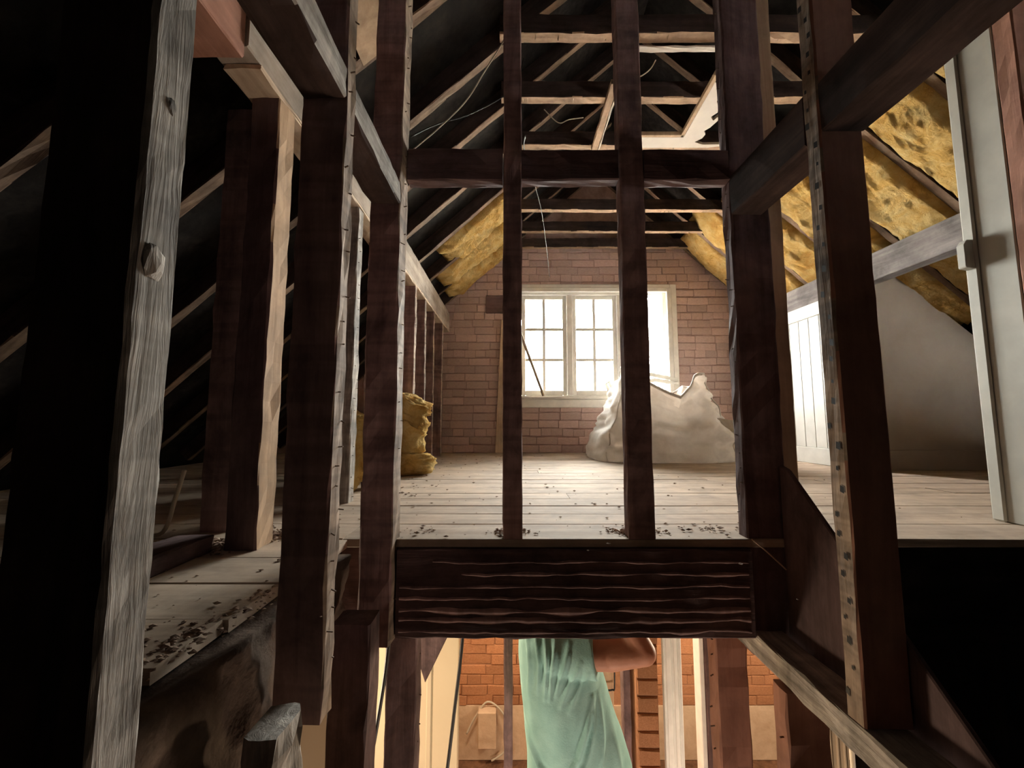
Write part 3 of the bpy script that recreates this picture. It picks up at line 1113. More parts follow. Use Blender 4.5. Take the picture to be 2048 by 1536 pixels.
# ------------------------------------------------------------------ white sack
def make_sack():
    root = empty('bulk_sack', (1.32, 3.62, 0))
    tag(root, 'slumped dusty white bulk sack with peaked corners standing under the window', 'sack')
    NA, NZ = 96, 34
    prof_x = [(0.0, 0.60), (0.05, 0.625), (0.25, 0.565), (0.5, 0.47), (0.75, 0.405), (1.0, 0.365)]

    def interp(t, tab):
        for (a, va), (b, vb) in zip(tab, tab[1:]):
            if t <= b:
                s = (t - a) / (b - a)
                return va + (vb - va) * s
        return tab[-1][1]
    V, F = [], []

    RIMF = [(-1.0, 0.70), (-0.97, 0.82), (-0.88, 0.835), (-0.55, 0.70), (0.18, 0.545), (0.27, 0.55), (0.72, 0.735), (0.80, 0.755), (0.95, 0.755), (1.0, 0.68)]
    RIMB = [(-1.0, 0.70), (-0.9, 0.74), (-0.4, 0.52), (0.3, 0.50), (0.9, 0.68), (1.0, 0.66)]

    def rim(th):
        # peaked corners of the open mouth, sagging between
        c, s = math.cos(th), math.sin(th)
        cx = math.copysign(abs(c) ** 0.55, c)
        k = 0.5 + 0.5 * math.tanh(s * 6)
        return interp(cx, RIMF) * (1 - k) + interp(cx, RIMB) * k
    for i in range(NZ + 1):
        t = i / NZ
        for j in range(NA):
            th = 2 * math.pi * j / NA
            c, s = math.cos(th), math.sin(th)
            ex = 0.62 if t < 0.5 else 0.55
            cx = math.copysign(abs(c) ** ex, c)
            sy = math.copysign(abs(s) ** ex, s)
            R = rim(th)
            z = R * t
            rx = interp(t, prof_x)
            x = cx * rx
            y = sy * (0.40 - 0.13 * t)
            # right side slumps outward low down
            if cx > 0:
                x += 0.06 * cx * max(0.0, 1 - abs(z - 0.30) / 0.25)
            q = Vector((x * 4, y * 4, z * 5))
            d = 0.026 * noise.noise(q) + 0.018 * noise.noise(q * 2.4) + 0.034 * abs(noise.noise(Vector((x * 2.5 + 3, y * 3, z * 13 + x * 6)))) + 0.014 * noise.noise(Vector((x * 9, y * 9, z * 22 - x * 9)))
            if t < 0.02:
                d *= 0.4
            x += cx * d * 1.5
            y += sy * d * 1.5
            V.append((x, y, max(z, 0.003 + 0.0 * t)))
    for i in range(NZ):
        for j in range(NA):
            F.append((i * NA + j, i * NA + (j + 1) % NA, (i + 1) * NA + (j + 1) % NA, (i + 1) * NA + j))
    # inner cloth dips to the rubble inside
    base = NZ * NA
    prev = base
    for k, (sc, dz) in enumerate(((0.96, -0.03), (0.9, -0.12), (0.75, -0.2), (0.4, -0.24))):
        st = len(V)
        for j in range(NA):
            x, y, z = V[base + j]
            zz = max(0.30, z + dz) if k < 2 else 0.36 - 0.02 * k + 0.03 * noise.noise((x * 5, y * 5, k))
            V.append((x * sc, y * sc, zz))
        for j in range(NA):
            F.append((prev + j, prev + (j + 1) % NA, st + (j + 1) % NA, st + j))
        prev = st
    F.append(tuple(prev + j for j in range(NA)))
    F.append(tuple(range(NA))[::-1])
    body = mesh('body', V, F, M['bag'], root, True)
    # seam tape along the rim
    hem = [Vector(V[base + j]) for j in range(NA)]
    hv, hf = [], []
    for j, p in enumerate(hem):
        o_ = Vector((p.x, p.y, 0)).normalized() * 0.004
        hv += [p + o_ + Vector((0, 0, 0.004)), p + o_ - Vector((0, 0, 0.022)), p - o_ - Vector((0, 0, 0.020)), p - o_ + Vector((0, 0, 0.004))]
    for j in range(NA):
        a, b = j * 4, ((j + 1) % NA) * 4
        for q in range(4):
            hf.append((a + q, b + q, b + (q + 1) % 4, a + (q + 1) % 4))
    mesh('rim_hem', hv, hf, M['bag'], root, True)

    # lifting loops of flat webbing
    def loop(pts, wdt, lab=None):
        P = [Vector(p) for p in pts]
        V, F = [], []
        for i, p in enumerate(P):
            t = (P[min(i + 1, len(P) - 1)] - P[max(i - 1, 0)]).normalized()
            sd = t.cross(Vector((0, 1, 0.25))).normalized() * wdt / 2
            up = t.cross(sd).normalized() * 0.003
            V += [p + sd + up, p - sd + up, p - sd - up, p + sd - up]
        for i in range(len(P) - 1):
            for q in range(4):
                F.append((i * 4 + q, i * 4 + (q + 1) % 4, i * 4 + 4 + (q + 1) % 4, i * 4 + 4 + q))
        F.append((0, 1, 2, 3))
        n = len(P) * 4
        F.append((n - 1, n - 2, n - 3, n - 4))
        o = mesh('lifting_loop', V, F, M['strap'], root)
        if lab:
            o['label'] = lab
    loop([(-0.34, -0.24, 0.66), (-0.25, -0.25, 0.75), (-0.12, -0.26, 0.735), (0.02, -0.27, 0.705), (0.085, -0.275, 0.685), (0.095, -0.27, 0.665), (0.03, -0.265, 0.67), (-0.10, -0.26, 0.69), (-0.26, -0.25, 0.66)], 0.030, 'grey webbing loop sticking out sideways')
    loop([(-0.36, 0.22, 0.60), (-0.40, 0.23, 0.70), (-0.37, 0.24, 0.73), (-0.33, 0.23, 0.62)], 0.03)
    # seams up the front corners
    for (ang, dx) in ((-2.50, -0.0), (-0.62, 0.0)):
        j = int(round((ang % (2 * math.pi)) / (2 * math.pi) * NA)) % NA
        pts = []
        for i in range(0, NZ + 1, 3):
            p = Vector(V[i * NA + j])
            pts.append(p + Vector((p.x, p.y, 0)).normalized() * 0.004)
        tube('corner_seam', pts, 0.006, M['bag'], root, 5, 2)
    # torn flap on the slumped side
    fv = [(0.36, -0.372, 0.365), (0.42, -0.385, 0.352), (0.50, -0.38, 0.340), (0.545, -0.36, 0.345), (0.52, -0.392, 0.300), (0.46, -0.402, 0.255), (0.43, -0.40, 0.290), (0.39, -0.39, 0.33)]
    fm = MB()
    fv = [(p[0], p[1] - 0.045, p[2]) for p in fv]
    fm.add([Vector(p) for p in fv] + [Vector(p) + Vector((0, 0.05, 0)) for p in fv],
           [tuple(range(8)), tuple(range(8, 16))[::-1]] + [(i, (i + 1) % 8, 8 + (i + 1) % 8, 8 + i) for i in range(8)])
    ff = fm.build('torn_flap', M['bag'], root)
    ff['label'] = 'pale torn flap of sacking'
    return root


make_sack()

# ------------------------------------------------------------------ small things by the gable
st_ = tube('leaning_stick', [(0.035, 4.06, 1.40), (0.19, 4.125, 0.99), (0.335, 4.19, 0.606)], 0.015, M['lathw'])
tag(st_, 'thin wooden stick leaning across the window from its sill', 'stick')
pk = MB()
pk.prism([(-0.181, 0.0), (-0.10, 0.0), (-0.10, 1.44), (-0.118, 1.44)], 'y', GAB - 0.03, GAB - 0.006)
pk_ = pk.build('plank', M['lathw'], None, 0.002)
tag(pk_, 'narrow tapering pinkish plank upright against the brick gable', 'plank')

# ------------------------------------------------------------------ debris
def crumbs(name, label, spots, seed, mat, lo=0.002, hi=0.009, zmul=0.6):
    r = random.Random(seed)
    m = MB()
    for (cx, cy, sx, sy, n) in spots:
        for _ in range(n):
            x, y = r.gauss(cx, sx), r.gauss(cy, sy)
            s = r.uniform(lo, hi) * (0.5 + r.random())
            v = []
            for d in ((1, 0, 0), (0, 1, 0), (-1, 0, 0), (0, -1, 0), (0, 0, 1), (0, 0, -1)):
                k = s * r.uniform(0.6, 1.2)
                v.append((x + d[0] * k, y + d[1] * k, s * zmul * 0.6 + d[2] * k * zmul * 0.6))
            m.add(v, [(0, 1, 4), (1, 2, 4), (2, 3, 4), (3, 0, 4), (1, 0, 5), (2, 1, 5), (3, 2, 5), (0, 3, 5)])
    o = mesh(name, m.v, m.f, mat)
    tag(o, label, 'debris', kind='stuff')
    return o


crumbs('debris', 'plaster crumbs scattered over the floorboards and round the stud feet',
       [(0.0, 1.30, 0.035, 0.025, 30), (0.385, 1.31, 0.05, 0.03, 36), (-0.30, 1.28, 0.05, 0.03, 26), (0.64, 1.30, 0.05, 0.03, 36), (0.55, 1.36, 0.15, 0.06, 12),
        (-0.2, 1.6, 0.4, 0.3, 60), (0.5, 2.0, 0.6, 0.5, 60), (-0.3, 3.3, 0.35, 0.5, 60), (1.6, 2.2, 0.7, 0.5, 30), (-0.55, 2.3, 0.12, 0.35, 60)], 3, M['debris'])
crumbs('debris', 'bank of broken plaster and dust along the shadowed floor edge',
       [(-0.83, 1.08, 0.03, 0.03, 80), (-0.80, 1.14, 0.03, 0.03, 80), (-0.76, 1.20, 0.03, 0.04, 90), (-0.71, 1.25, 0.04, 0.03, 90), (-0.66, 1.28, 0.04, 0.03, 60), (-0.88, 1.02, 0.03, 0.03, 50)],
       5, M['debris'], 0.003, 0.012, 0.9)
crumbs('debris', 'dust and crumbs along the broken floor edge over the stairwell',
       [(-0.52, 0.62, 0.02, 0.06, 70), (-0.50, 0.78, 0.02, 0.07, 60), (-0.56, 0.66, 0.05, 0.06, 40), (-0.75, 0.8, 0.15, 0.15, 40)], 6, M['debris'], 0.002, 0.008)
ml = crumbs('dust', 'heaped dust round the foot of the two window-side studs', [(0.0, 1.275, 0.035, 0.014, 140), (0.385, 1.275, 0.045, 0.014, 160)], 8, M['debris'], 0.002, 0.006, 0.9)

# ------------------------------------------------------------------ loose wires in the roof
def cable(name, label, pts, r, mat):
    o = tube(name, pts, r, mat)
    tag(o, label, 'cable')
    return o


cable('cable', 'pale cable draped along the bare rafters', [(-0.50, 1.86, 1.69), (-0.36, 1.80, 1.76), (-0.22, 1.74, 1.85), (-0.12, 1.70, 1.98), (-0.03, 1.68, 2.12), (0.02, 1.66, 2.24)], 0.003, M['cord'])
cable('cable', 'dark cable looping under the second visible rafter', [(-0.50, 1.84, 1.75), (-0.38, 1.86, 1.83), (-0.20, 1.87, 1.90), (0.0, 1.86, 2.02), (0.06, 1.85, 2.18)], 0.003, M['cable'])
cable('cable', 'thin wire hanging in front of the gable from the collar ties', [(0.05, 1.40, 1.42), (0.08, 2.2, 1.9), (0.22, 2.9, 1.98), (0.33, 3.6, 1.93), (0.40, 4.1, 1.87)], 0.003, M['cable'])
cable('cable', 'short white wire end curling beside the tan batten', [(0.20, 2.30, 2.28), (0.29, 2.31, 2.20), (0.36, 2.32, 2.23), (0.45, 2.33, 2.25)], 0.003, M['cord'])
cable('cable', 'short pale wire end above the torn ceiling board', [(0.60, 1.86, 2.08), (0.66, 1.88, 2.11), (0.72, 1.90, 2.17), (0.75, 1.9, 2.22)], 0.003, M['cord'])
cable('cable', 'kinked cable lying by the eaves at the shadowed floor edge', [(-1.12, 1.22, 0.01), (-1.03, 1.20, 0.02), (-1.0, 1.2, 0.12), (-0.98, 1.2, 0.2)], 0.006, M['cord'])
cable('cable', 'black cable hanging down into the room below by the cream wall', [(-0.19, 1.72, -0.08), (-0.20, 1.70, -0.5), (-0.23, 1.70, -0.8), (-0.29, 1.70, -1.3), (-0.38, 1.70, -2.0), (-0.42, 1.70, -2.6)], 0.007, M['cable'])
cable('cable', 'black cable drooping between the two lower studs', [(-0.38, 1.30, -0.06), (-0.385, 1.30, -0.35), (-0.42, 1.32, -0.6), (-0.47, 1.34, -0.9), (-0.50, 1.36, -1.4), (-0.52, 1.36, -2.4)], 0.006, M['cable'])
cable('cord_loop', 'pale cord looped on the plaster under the brick of the room below', [(-0.40, 3.74, -2.40), (-0.32, 3.75, -2.26), (-0.22, 3.76, -2.15), (-0.10, 3.76, -2.22), (-0.02, 3.75, -2.36), (-0.01, 3.74, -2.46), (-0.07, 3.74, -2.55), (-0.18, 3.74, -2.62)], 0.008, M['cord'])
pb = box('plaster_panel', -0.30, -0.14, 3.70, 3.79, -2.50, -2.20, M['bareplaster'], None, 0.008)
tag(pb, 'chipped plaster patch block under the brick, behind the looped cord', 'plaster')

# ------------------------------------------------------------------ timbers of the storey below
FL = -2.66


def lower(name, lab, x0, x1, y0, y1, z0, z1, mat, lathed=None, **k):
    o = upright(name, x0, x1, y0, y1, z0, z1, M[mat], **k)
    tag(o, lab, 'stud', 'studs of the storey below')
    if lathed:
        nails(o, lathed, 0.06, 0.012, 0.002)
    return o


lower('lower_stud', 'dark lower stud with a short top standing beside the overhanging stud', -0.432, -0.338, 0.985, 1.06, FL, -0.135, 'beam', None, wob=0.006)
lower('lower_stud', 'dark lower stud under the corner stud, beside the drooping cable', -0.455, -0.345, 1.50, 1.575, FL, -0.07, 'beam', '+x', wob=0.006)
lower('lower_stud', 'rough grey lower stud with a mushroomed top under the overhanging stud', -0.388, -0.338, 0.615, 0.685, FL, -0.11, 'rough', None, jit=0.003, step=0.03, wob=0.006)
lower('lower_stud', 'lath-marked lower stud behind the back of the man in the teal shirt', -0.045, 0.003, 2.30, 2.36, FL, -0.07, 'beam')
lower('lower_stud', 'lath-marked lower stud beside the brick pier', 0.607, 0.648, 2.30, 2.36, FL, -0.07, 'beam')
lower('lower_stud', 'red-brown lower stud with plaster crumbs on its edge, next to the white casing', 0.664, 0.765, 1.36, 1.42, FL, -0.33, 'redpine', '-x', wob=0.004)
lower('lower_stud', 'red-brown lower stud half hidden by the grey sloping rail', 0.684, 0.79, 1.05, 1.105, FL, -0.33, 'redpine', '-x', wob=0.006)
lower('lower_stud', 'dark lower stud with a cream edge beyond the white casing', 1.085, 1.130, 2.35, 2.42, FL, -0.07, 'beam')
bx_ = box('door_casing', 1.057, 1.083, 2.36, 2.44, FL, -0.07, M['white'], None, 0.003)
tag(bx_, 'narrow cream trim strip on the dark lower stud', 'casing')
dc = empty('door_casing', (0.0, 2.2, 0))
tag(dc, 'white moulded door casing beside the brick pier of the storey below', 'casing')
for nm, a, b, c, d in (('casing_board', 0.80, 0.885, 0.0, 0.03), ('casing_bead', 0.792, 0.808, -0.012, 0.02), ('casing_bead', 0.835, 0.85, -0.008, 0.01), ('casing_bead', 0.868, 0.886, -0.014, 0.01)):
    o = box(nm, a, b, c, d, FL, -0.07, M['white'], dc, 0.004)
dc2 = empty('door_casing', (0, 1.62, 0))
tag(dc2, 'cream fluted casing board under the grey sloping rail', 'casing')
box('casing_board', 1.185, 1.28, 0, 0.03, FL, -0.07, M['cream'], dc2, 0.003)
for a in (1.205, 1.232, 1.258):
    box('casing_bead', a, a + 0.008, -0.006, 0.004, FL, -0.07, M['cream'], dc2, 0.002)
pp = tube('white_pipe', [(1.325, 1.66, FL), (1.325, 1.66, -1.5), (1.325, 1.66, -0.08)], 0.011, M['white'], None, 8, 3)
tag(pp, 'thin white pipe beside the cream fluted casing', 'pipe')

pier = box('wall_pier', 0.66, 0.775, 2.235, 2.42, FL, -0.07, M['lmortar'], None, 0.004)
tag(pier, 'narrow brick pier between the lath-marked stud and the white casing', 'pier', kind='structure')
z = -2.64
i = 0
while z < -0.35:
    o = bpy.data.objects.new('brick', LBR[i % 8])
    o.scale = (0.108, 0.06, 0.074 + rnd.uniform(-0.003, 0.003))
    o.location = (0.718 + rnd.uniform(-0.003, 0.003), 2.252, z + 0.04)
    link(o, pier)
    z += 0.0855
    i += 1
ins = box('board_panel', 0.50, 0.604, 2.50, 2.53, FL, -0.10, M['newpine'], None, 0.003)
tag(ins, 'orange-brown board in the gap between the man and the brick pier', 'board')
cable('cable', 'bent black wire stapled to the orange-brown board', [(0.52, 2.46, -1.22), (0.585, 2.46, -1.22), (0.60, 2.46, -1.18), (0.60, 2.46, -0.8), (0.60, 2.46, -0.2)], 0.005, M['cable'])
tc = box('wall_trim', -0.402, -0.378, 1.98, 2.02, FL, -0.07, M['cream'], None, 0.003)
tag(tc, 'bright cream trim strip down the edge of the cream wall', 'trim')
gb = MB()
gb.prism([(-0.44, -0.07), (-0.20, -0.07), (-0.265, -0.57), (-0.385, -0.81), (-0.41, -0.74), (-0.44, -0.5)], 'y', 1.86, 1.90)
gbo = gb.build('gusset_board', M['beam'], None, 0.003)
tag(gbo, 'dark pointed board hanging below the trimmer in front of the cream wall', 'board')
cp = box('wall_trim', -0.79, -0.62, 1.45, 1.50, FL, -0.29, M['cream'], None, 0.004)
tag(cp, 'cream boxed trim board in the stair corner beside the grey lower stud', 'trim')

# ------------------------------------------------------------------ the man below
def capsule(m, a, b, ra, rb, seg=14):
    a, b = Vector(a), Vector(b)
    ax = (b - a)
    L = max(ax.length, 1e-5)
    ax = ax / L
    u = ax.orthogonal().normalized()
    v = ax.cross(u)
    rings = []
    for k in range(5):
        t = -math.pi / 2 + (math.pi / 2) * k / 4
        rings.append((a + ax * ra * math.sin(t), max(ra * math.cos(t), 1e-4)))
    for k in range(5):
        t = (math.pi / 2) * k / 4
        rings.append((b + ax * rb * math.sin(t), max(rb * math.cos(t), 1e-4)))
    V, F = [], []
    for c, r in rings:
        for j in range(seg):
            an = 2 * math.pi * j / seg
            V.append(c + (u * math.cos(an) + v * math.sin(an)) * r)
    for i in range(len(rings) - 1):
        for j in range(seg):
            F.append((i * seg + j, i * seg + (j + 1) % seg, (i + 1) * seg + (j + 1) % seg, (i + 1) * seg + j))
    F.append(tuple(range(seg))[::-1])
    F.append(tuple((len(rings) - 1) * seg + j for j in range(seg)))
    m.add(V, F)


def ellipsoid(m, c, r, rot=None, n=14):
    V, F = [], []
    for i in range(n + 1):
        t = math.pi * i / n
        for j in range(2 * n):
            p = 2 * math.pi * j / (2 * n)
            q = Vector((r[0] * math.sin(max(t, 0.01)) * math.cos(p), r[1] * math.sin(max(t, 0.01)) * math.sin(p), r[2] * math.cos(t)))
            if rot:
                q = rot @ q
            V.append(q + Vector(c))
    k = 2 * n
    for i in range(n):
        for j in range(k):
            F.append((i * k + j, (i + 1) * k + j, (i + 1) * k + (j + 1) % k, i * k + (j + 1) % k))
    F.append(tuple(range(k))[::-1])
    F.append(tuple(n * k + j for j in range(k)))
    m.add(V, F)


def loft(m, rings, seg=40):
    """rings: (cx, cy, z, ax, ay, exponent)"""
    V, F = [], []
    for (cx, cy, z, a, b, e) in rings:
        for j in range(seg):
            t = 2 * math.pi * j / seg
            c, s = math.cos(t), math.sin(t)
            V.append((cx + a * math.copysign(abs(c) ** e, c), cy + b * math.copysign(abs(s) ** e, s), z))
    for i in range(len(rings) - 1):
        for j in range(seg):
            F.append((i * seg + j, i * seg + (j + 1) % seg, (i + 1) * seg + (j + 1) % seg, (i + 1) * seg + j))
    F.append(tuple(range(seg))[::-1])
    F.append(tuple((len(rings) - 1) * seg + j for j in range(seg)))
    m.add(V, F)


def fuse(m, voxel, smooth=4):
    """one continuous skin from overlapping volumes"""
    me = bpy.data.meshes.new('fuse')
    me.from_pydata(m.v, [], m.f)
    bm = bmesh.new()
    bm.from_mesh(me)
    bmesh.ops.recalc_face_normals(bm, faces=bm.faces)
    bm.to_mesh(me)
    bm.free()
    o = bpy.data.objects.new('fuse', me)
    COL.objects.link(o)
    r = o.modifiers.new('r', 'REMESH')
    r.mode = 'VOXEL'
    r.voxel_size = voxel
    s = o.modifiers.new('s', 'SMOOTH')
    s.factor = 0.5
    s.iterations = smooth
    dg = bpy.context.evaluated_depsgraph_get()
    out = bpy.data.meshes.new_from_object(o.evaluated_get(dg))
    bpy.data.objects.remove(o)
    bpy.data.meshes.remove(me)
    out.polygons.foreach_set('use_smooth', [True] * len(out.polygons))
    out.materials.clear()
    return out


def put(name, me, mat, parent):
    me.name = name
    me.materials.append(mat)
    return link(bpy.data.objects.new(name, me), parent)


man = empty('person', (0.24, 1.95, -2.07))
tag(man, 'man in a teal T-shirt below the trimmer, arms raised to his face', 'person')
OFF = Vector((-0.24, -1.95, 2.07))


def W(x, y, z):
    return Vector((x, y, z)) + OFF


b = MB()
PY = 1.95
# trunk and neck
loft(b, [(z[1] + OFF.x, PY + OFF.y, z[0] + OFF.z, z[2], z[3], 0.85) for z in
         ((-0.54, 0.20, 0.06, 0.07), (-0.60, 0.20, 0.12, 0.17), (-0.70, 0.215, 0.155, 0.20), (-0.86, 0.235, 0.165, 0.19), (-1.02, 0.27, 0.185, 0.19), (-1.16, 0.285, 0.185, 0.19), (-1.30, 0.27, 0.15, 0.18))])
capsule(b, W(0.205, PY, -0.56), W(0.245, PY, -0.44), 0.062, 0.058)
# head looking along +x, chin lifted
Rh = Matrix.Rotation(math.radians(-12), 3, 'Y')
ellipsoid(b, W(0.275, PY, -0.325), (0.098, 0.076, 0.115), Rh)
ellipsoid(b, W(0.325, PY, -0.385), (0.055, 0.052, 0.05), Rh)
capsule(b, W(0.375, PY, -0.325), W(0.392, PY, -0.352), 0.010, 0.015, 8)
for s in (-1, 1):
    ellipsoid(b, W(0.27, PY + s * 0.078, -0.335), (0.020, 0.008, 0.032))
    ellipsoid(b, W(0.352, PY + s * 0.032, -0.308), (0.013, 0.014, 0.010))
capsule(b, W(0.372, PY - 0.022, -0.392), W(0.372, PY + 0.022, -0.392), 0.009, 0.009, 8)
# arms: camera side and far side
arms = ((1.775, 1.70, 1.77, -1), (2.125, 2.18, 2.10, 1))
for (ys, ye, yw, s) in arms:
    sh, el, wr = W(0.235, ys, -0.635), W(0.535, ye, -0.592), W(0.425, yw, -0.395)
    mid = sh.lerp(el, 0.55)
    capsule(b, sh, mid, 0.066, 0.068)
    capsule(b, mid, el, 0.070, 0.050)
    fm_ = el.lerp(wr, 0.35)
    capsule(b, el, fm_, 0.050, 0.050)
    capsule(b, fm_, wr, 0.050, 0.031)
    # palm, fingers, thumb closing on the brow
    d = (W(0.375, PY + s * 0.055, -0.325) - wr).normalized()
    side = Vector((0, 0, 1)).cross(d).normalized()
    nrm = d.cross(side)
    palm = wr + d * 0.065
    for k in range(4):
        o_ = side * (k - 1.5) * 0.019
        capsule(b, wr + o_ * 0.5, palm + o_, 0.018, 0.013, 8)
        ln = (0.036, 0.042, 0.039, 0.030)[k]
        j1 = palm + o_ + d * ln
        j2 = j1 + (d * 0.75 - nrm * 0.65).normalized() * ln * 0.75
        j3 = j2 + (d * 0.35 - nrm * 0.9).normalized() * ln * 0.55
        capsule(b, palm + o_, j1, 0.0095, 0.0088, 8)
        capsule(b, j1, j2, 0.0088, 0.008, 8)
        capsule(b, j2, j3, 0.008, 0.007, 8)
    t1 = wr + d * 0.025 - side * s * 0.03
    t2 = t1 + (d * 0.6 - side * s * 0.6 - nrm * 0.3).normalized() * 0.042
    t3 = t2 + (d * 0.9 - nrm * 0.5).normalized() * 0.032
    capsule(b, wr + d * 0.015, t1, 0.016, 0.013, 8)
    capsule(b, t1, t2, 0.012, 0.0105, 8)
    capsule(b, t2, t3, 0.0105, 0.008, 8)
# legs
legs = []
for s in (-1, 1):
    hp, kn_, an_, to = W(0.26, PY + s * 0.10, -1.28), W(0.29, PY + s * 0.12, -1.66), W(0.24, PY + s * 0.13, -1.99), W(0.40, PY + s * 0.15, -2.035)
    legs.append((hp, kn_, an_, to))
    capsule(b, hp, kn_, 0.085, 0.058)
    capsule(b, kn_, an_, 0.055, 0.040)
    capsule(b, an_, to, 0.036, 0.026)
put('body', fuse(b, 0.0075, 3), M['skin'], man)

hb = MB()
ellipsoid(hb, W(0.258, PY, -0.300), (0.098, 0.083, 0.108), Rh)
hm = fuse(hb, 0.010, 2)
bm = bmesh.new()
bm.from_mesh(hm)
bmesh.ops.delete(bm, geom=[v for v in bm.verts if (v.co.x + 0.24 > 0.325 and v.co.z - 2.07 < -0.255) or v.co.z - 2.07 < -0.375], context='VERTS')
bm.to_mesh(hm)
bm.free()
put('hair', hm, M['hair'], man)

tr_ = MB()
loft(tr_, [(0.285 + OFF.x, PY + OFF.y, z + OFF.z, a, b_, 0.85) for z, a, b_ in ((-1.10, 0.17, 0.18), (-1.2, 0.195, 0.20), (-1.32, 0.17, 0.20), (-1.40, 0.12, 0.17))])
for hp, kn_, an_, to in legs:
    capsule(tr_, hp, kn_, 0.105, 0.078)
    capsule(tr_, kn_, an_ + Vector((0, 0, 0.01)), 0.076, 0.066)
put('trousers', fuse(tr_, 0.012, 3), M['jeans'], man)
for hp, kn_, an_, to in legs:
    sm = MB()
    capsule(sm, an_ + Vector((-0.02, 0, -0.02)), to + Vector((0.02, 0, -0.001)), 0.046, 0.036)
    capsule(sm, an_ + Vector((0, 0, 0.06)), an_, 0.052, 0.05)
    me = fuse(sm, 0.010, 2)
    for v in me.vertices:
        v.co.z = max(v.co.z, 0.0)
    put('boot', me, M['shoe'], man)

# shirt: torso loft and short sleeves in one cloth surface
sh_ = MB()
ringz = [(-0.525, 0.205, 0.075, 0.085), (-0.555, 0.20, 0.115, 0.16), (-0.60, 0.20, 0.155, 0.205), (-0.66, 0.205, 0.172, 0.222), (-0.74, 0.215, 0.183, 0.225), (-0.86, 0.235, 0.198, 0.222),
         (-0.96, 0.258, 0.208, 0.222), (-1.06, 0.280, 0.222, 0.224), (-1.16, 0.298, 0.232, 0.228), (-1.26, 0.308, 0.236, 0.230), (-1.34, 0.308, 0.236, 0.230)]
loft(sh_, [(cx + OFF.x, PY + OFF.y, z + OFF.z, a, b_, 0.80) for z, cx, a, b_ in ringz], 56)
for (ys, ye, yw, s) in arms:
    a0, e0 = W(0.19, ys + (0.02 if s < 0 else -0.02), -0.645), W(0.535, ye, -0.592)
    e1 = a0.lerp(e0, 0.47)
    capsule(sh_, a0, a0.lerp(e0, 0.2), 0.088, 0.088, 24)
    ax = (e0 - a0).normalized()
    u = ax.orthogonal().normalized()
    v = ax.cross(u)
    V, F = [], []
    for i in range(9):
        t = i / 8
        c = a0.lerp(e1, t)
        r_ = 0.085 + 0.012 * t
        for j in range(28):
            an = 2 * math.pi * j / 28
            d = u * math.cos(an) + v * math.sin(an)
            V.append(c + Vector((d.x * r_, d.y * r_, d.z * r_ - 0.006 * t)))
    for i in range(8):
        for j in range(28):
            F.append((i * 28 + j, i * 28 + (j + 1) % 28, (i + 1) * 28 + (j + 1) % 28, (i + 1) * 28 + j))
    F.append(tuple(range(28))[::-1])
    F.append(tuple(8 * 28 + j for j in range(28)))
    sh_.add(V, F)
sme = fuse(sh_, 0.0075, 5)
# folds seen on the near side: (x, z) polylines in world, height, width
folds = [([(0.10, -0.56), (0.115, -0.66), (0.105, -0.78)], 0.012, 0.010), ([(0.14, -0.55), (0.145, -0.64), (0.135, -0.80)], 0.013, 0.010),
         ([(0.185, -0.55), (0.165, -0.66), (0.155, -0.80)], 0.013, 0.010), ([(0.235, -0.57), (0.20, -0.69), (0.18, -0.78)], 0.012, 0.010),
         ([(0.275, -0.62), (0.24, -0.72), (0.20, -0.82)], 0.011, 0.010), ([(0.305, -0.66), (0.28, -0.74), (0.235, -0.84)], 0.009, 0.010), ([(0.06, -0.56), (0.075, -0.70), (0.07, -0.82)], 0.010, 0.010),
         ([(0.335, -0.80), (0.30, -0.92), (0.265, -1.02)], 0.014, 0.013), ([(0.33, -0.86), (0.27, -1.02), (0.20, -1.12)], 0.011, 0.013),
         ([(0.345, -0.80), (0.335, -0.92), (0.30, -1.05)], 0.010, 0.011), ([(0.06, -0.98), (0.11, -1.08), (0.19, -1.14)], 0.016, 0.014),
         ([(0.29, -1.06), (0.27, -1.14), (0.30, -1.24)], 0.012, 0.014), ([(0.37, -0.80), (0.375, -0.95), (0.36, -1.10)], 0.009, 0.014), ([(0.42, -0.90), (0.45, -1.10), (0.46, -1.28)], 0.008, 0.018)]
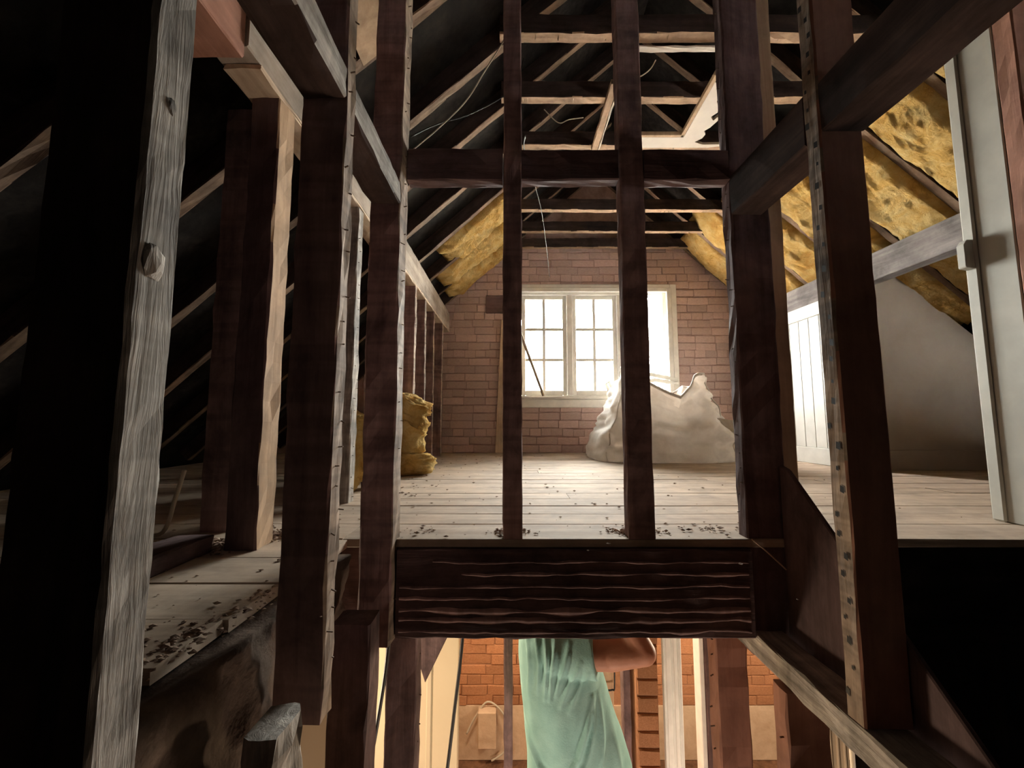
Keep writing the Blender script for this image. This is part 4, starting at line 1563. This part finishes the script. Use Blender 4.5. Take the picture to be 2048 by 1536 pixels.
co = np.empty(len(sme.vertices) * 3)
sme.vertices.foreach_get('co', co)
co = co.reshape(-1, 3)
no = np.array([tuple(v.normal) for v in sme.vertices])
wx_, wz_ = co[:, 0] + 0.24, co[:, 2] - 2.07
disp = np.zeros(len(co))
for poly, hh, wd in folds:
    best = np.full(len(co), 9.0)
    par = np.zeros(len(co))
    for k in range(len(poly) - 1):
        (ax_, az_), (bx2, bz2) = poly[k], poly[k + 1]
        dx, dz = bx2 - ax_, bz2 - az_
        t = np.clip(((wx_ - ax_) * dx + (wz_ - az_) * dz) / (dx * dx + dz * dz), 0, 1)
        d = np.hypot(wx_ - ax_ - t * dx, wz_ - az_ - t * dz)
        mk = d < best
        best[mk] = d[mk]
        par[mk] = (k + t[mk]) / (len(poly) - 1)
    env = np.sin(np.clip(par, 0.04, 0.96) * math.pi) ** 0.6
    wd = wd * 0.85
    disp += 1.5 * hh * env * (np.exp(-(best / wd) ** 2) - 0.45 * np.exp(-(best / (wd * 2.2)) ** 2))
for i in range(len(co)):
    q = Vector(co[i])
    disp[i] += 0.006 * noise.noise(q * 7) + 0.003 * noise.noise(Vector((q.x * 18, q.y * 18, q.z * 5)))
co += no * disp[:, None]
sme.vertices.foreach_set('co', co.ravel())
bm = bmesh.new()
bm.from_mesh(sme)
# open the hem, the neck and the cuffs
kill = [f for f in bm.faces if (f.calc_center_median().z - 2.07) < -1.335 or (f.calc_center_median().z - 2.07) > -0.530]
bmesh.ops.delete(bm, geom=kill, context='FACES')
bm.to_mesh(sme)
bm.free()
put('shirt', sme, M['shirt'], man)

# the low step he stands on
hop = empty('hop_up', (0.30, 1.95, FL))
tag(hop, 'low wooden working platform the man stands on', 'platform')
box('platform', -0.45, 0.45, -0.28, 0.28, 0.55, 0.59, M['newpine'], hop, 0.004)
for sx in (-1, 1):
    for sy in (-1, 1):
        box('leg', sx * 0.40 - 0.03, sx * 0.40 + 0.03, sy * 0.23 - 0.03, sy * 0.23 + 0.03, 0, 0.55, M['newpine'], hop, 0.003)
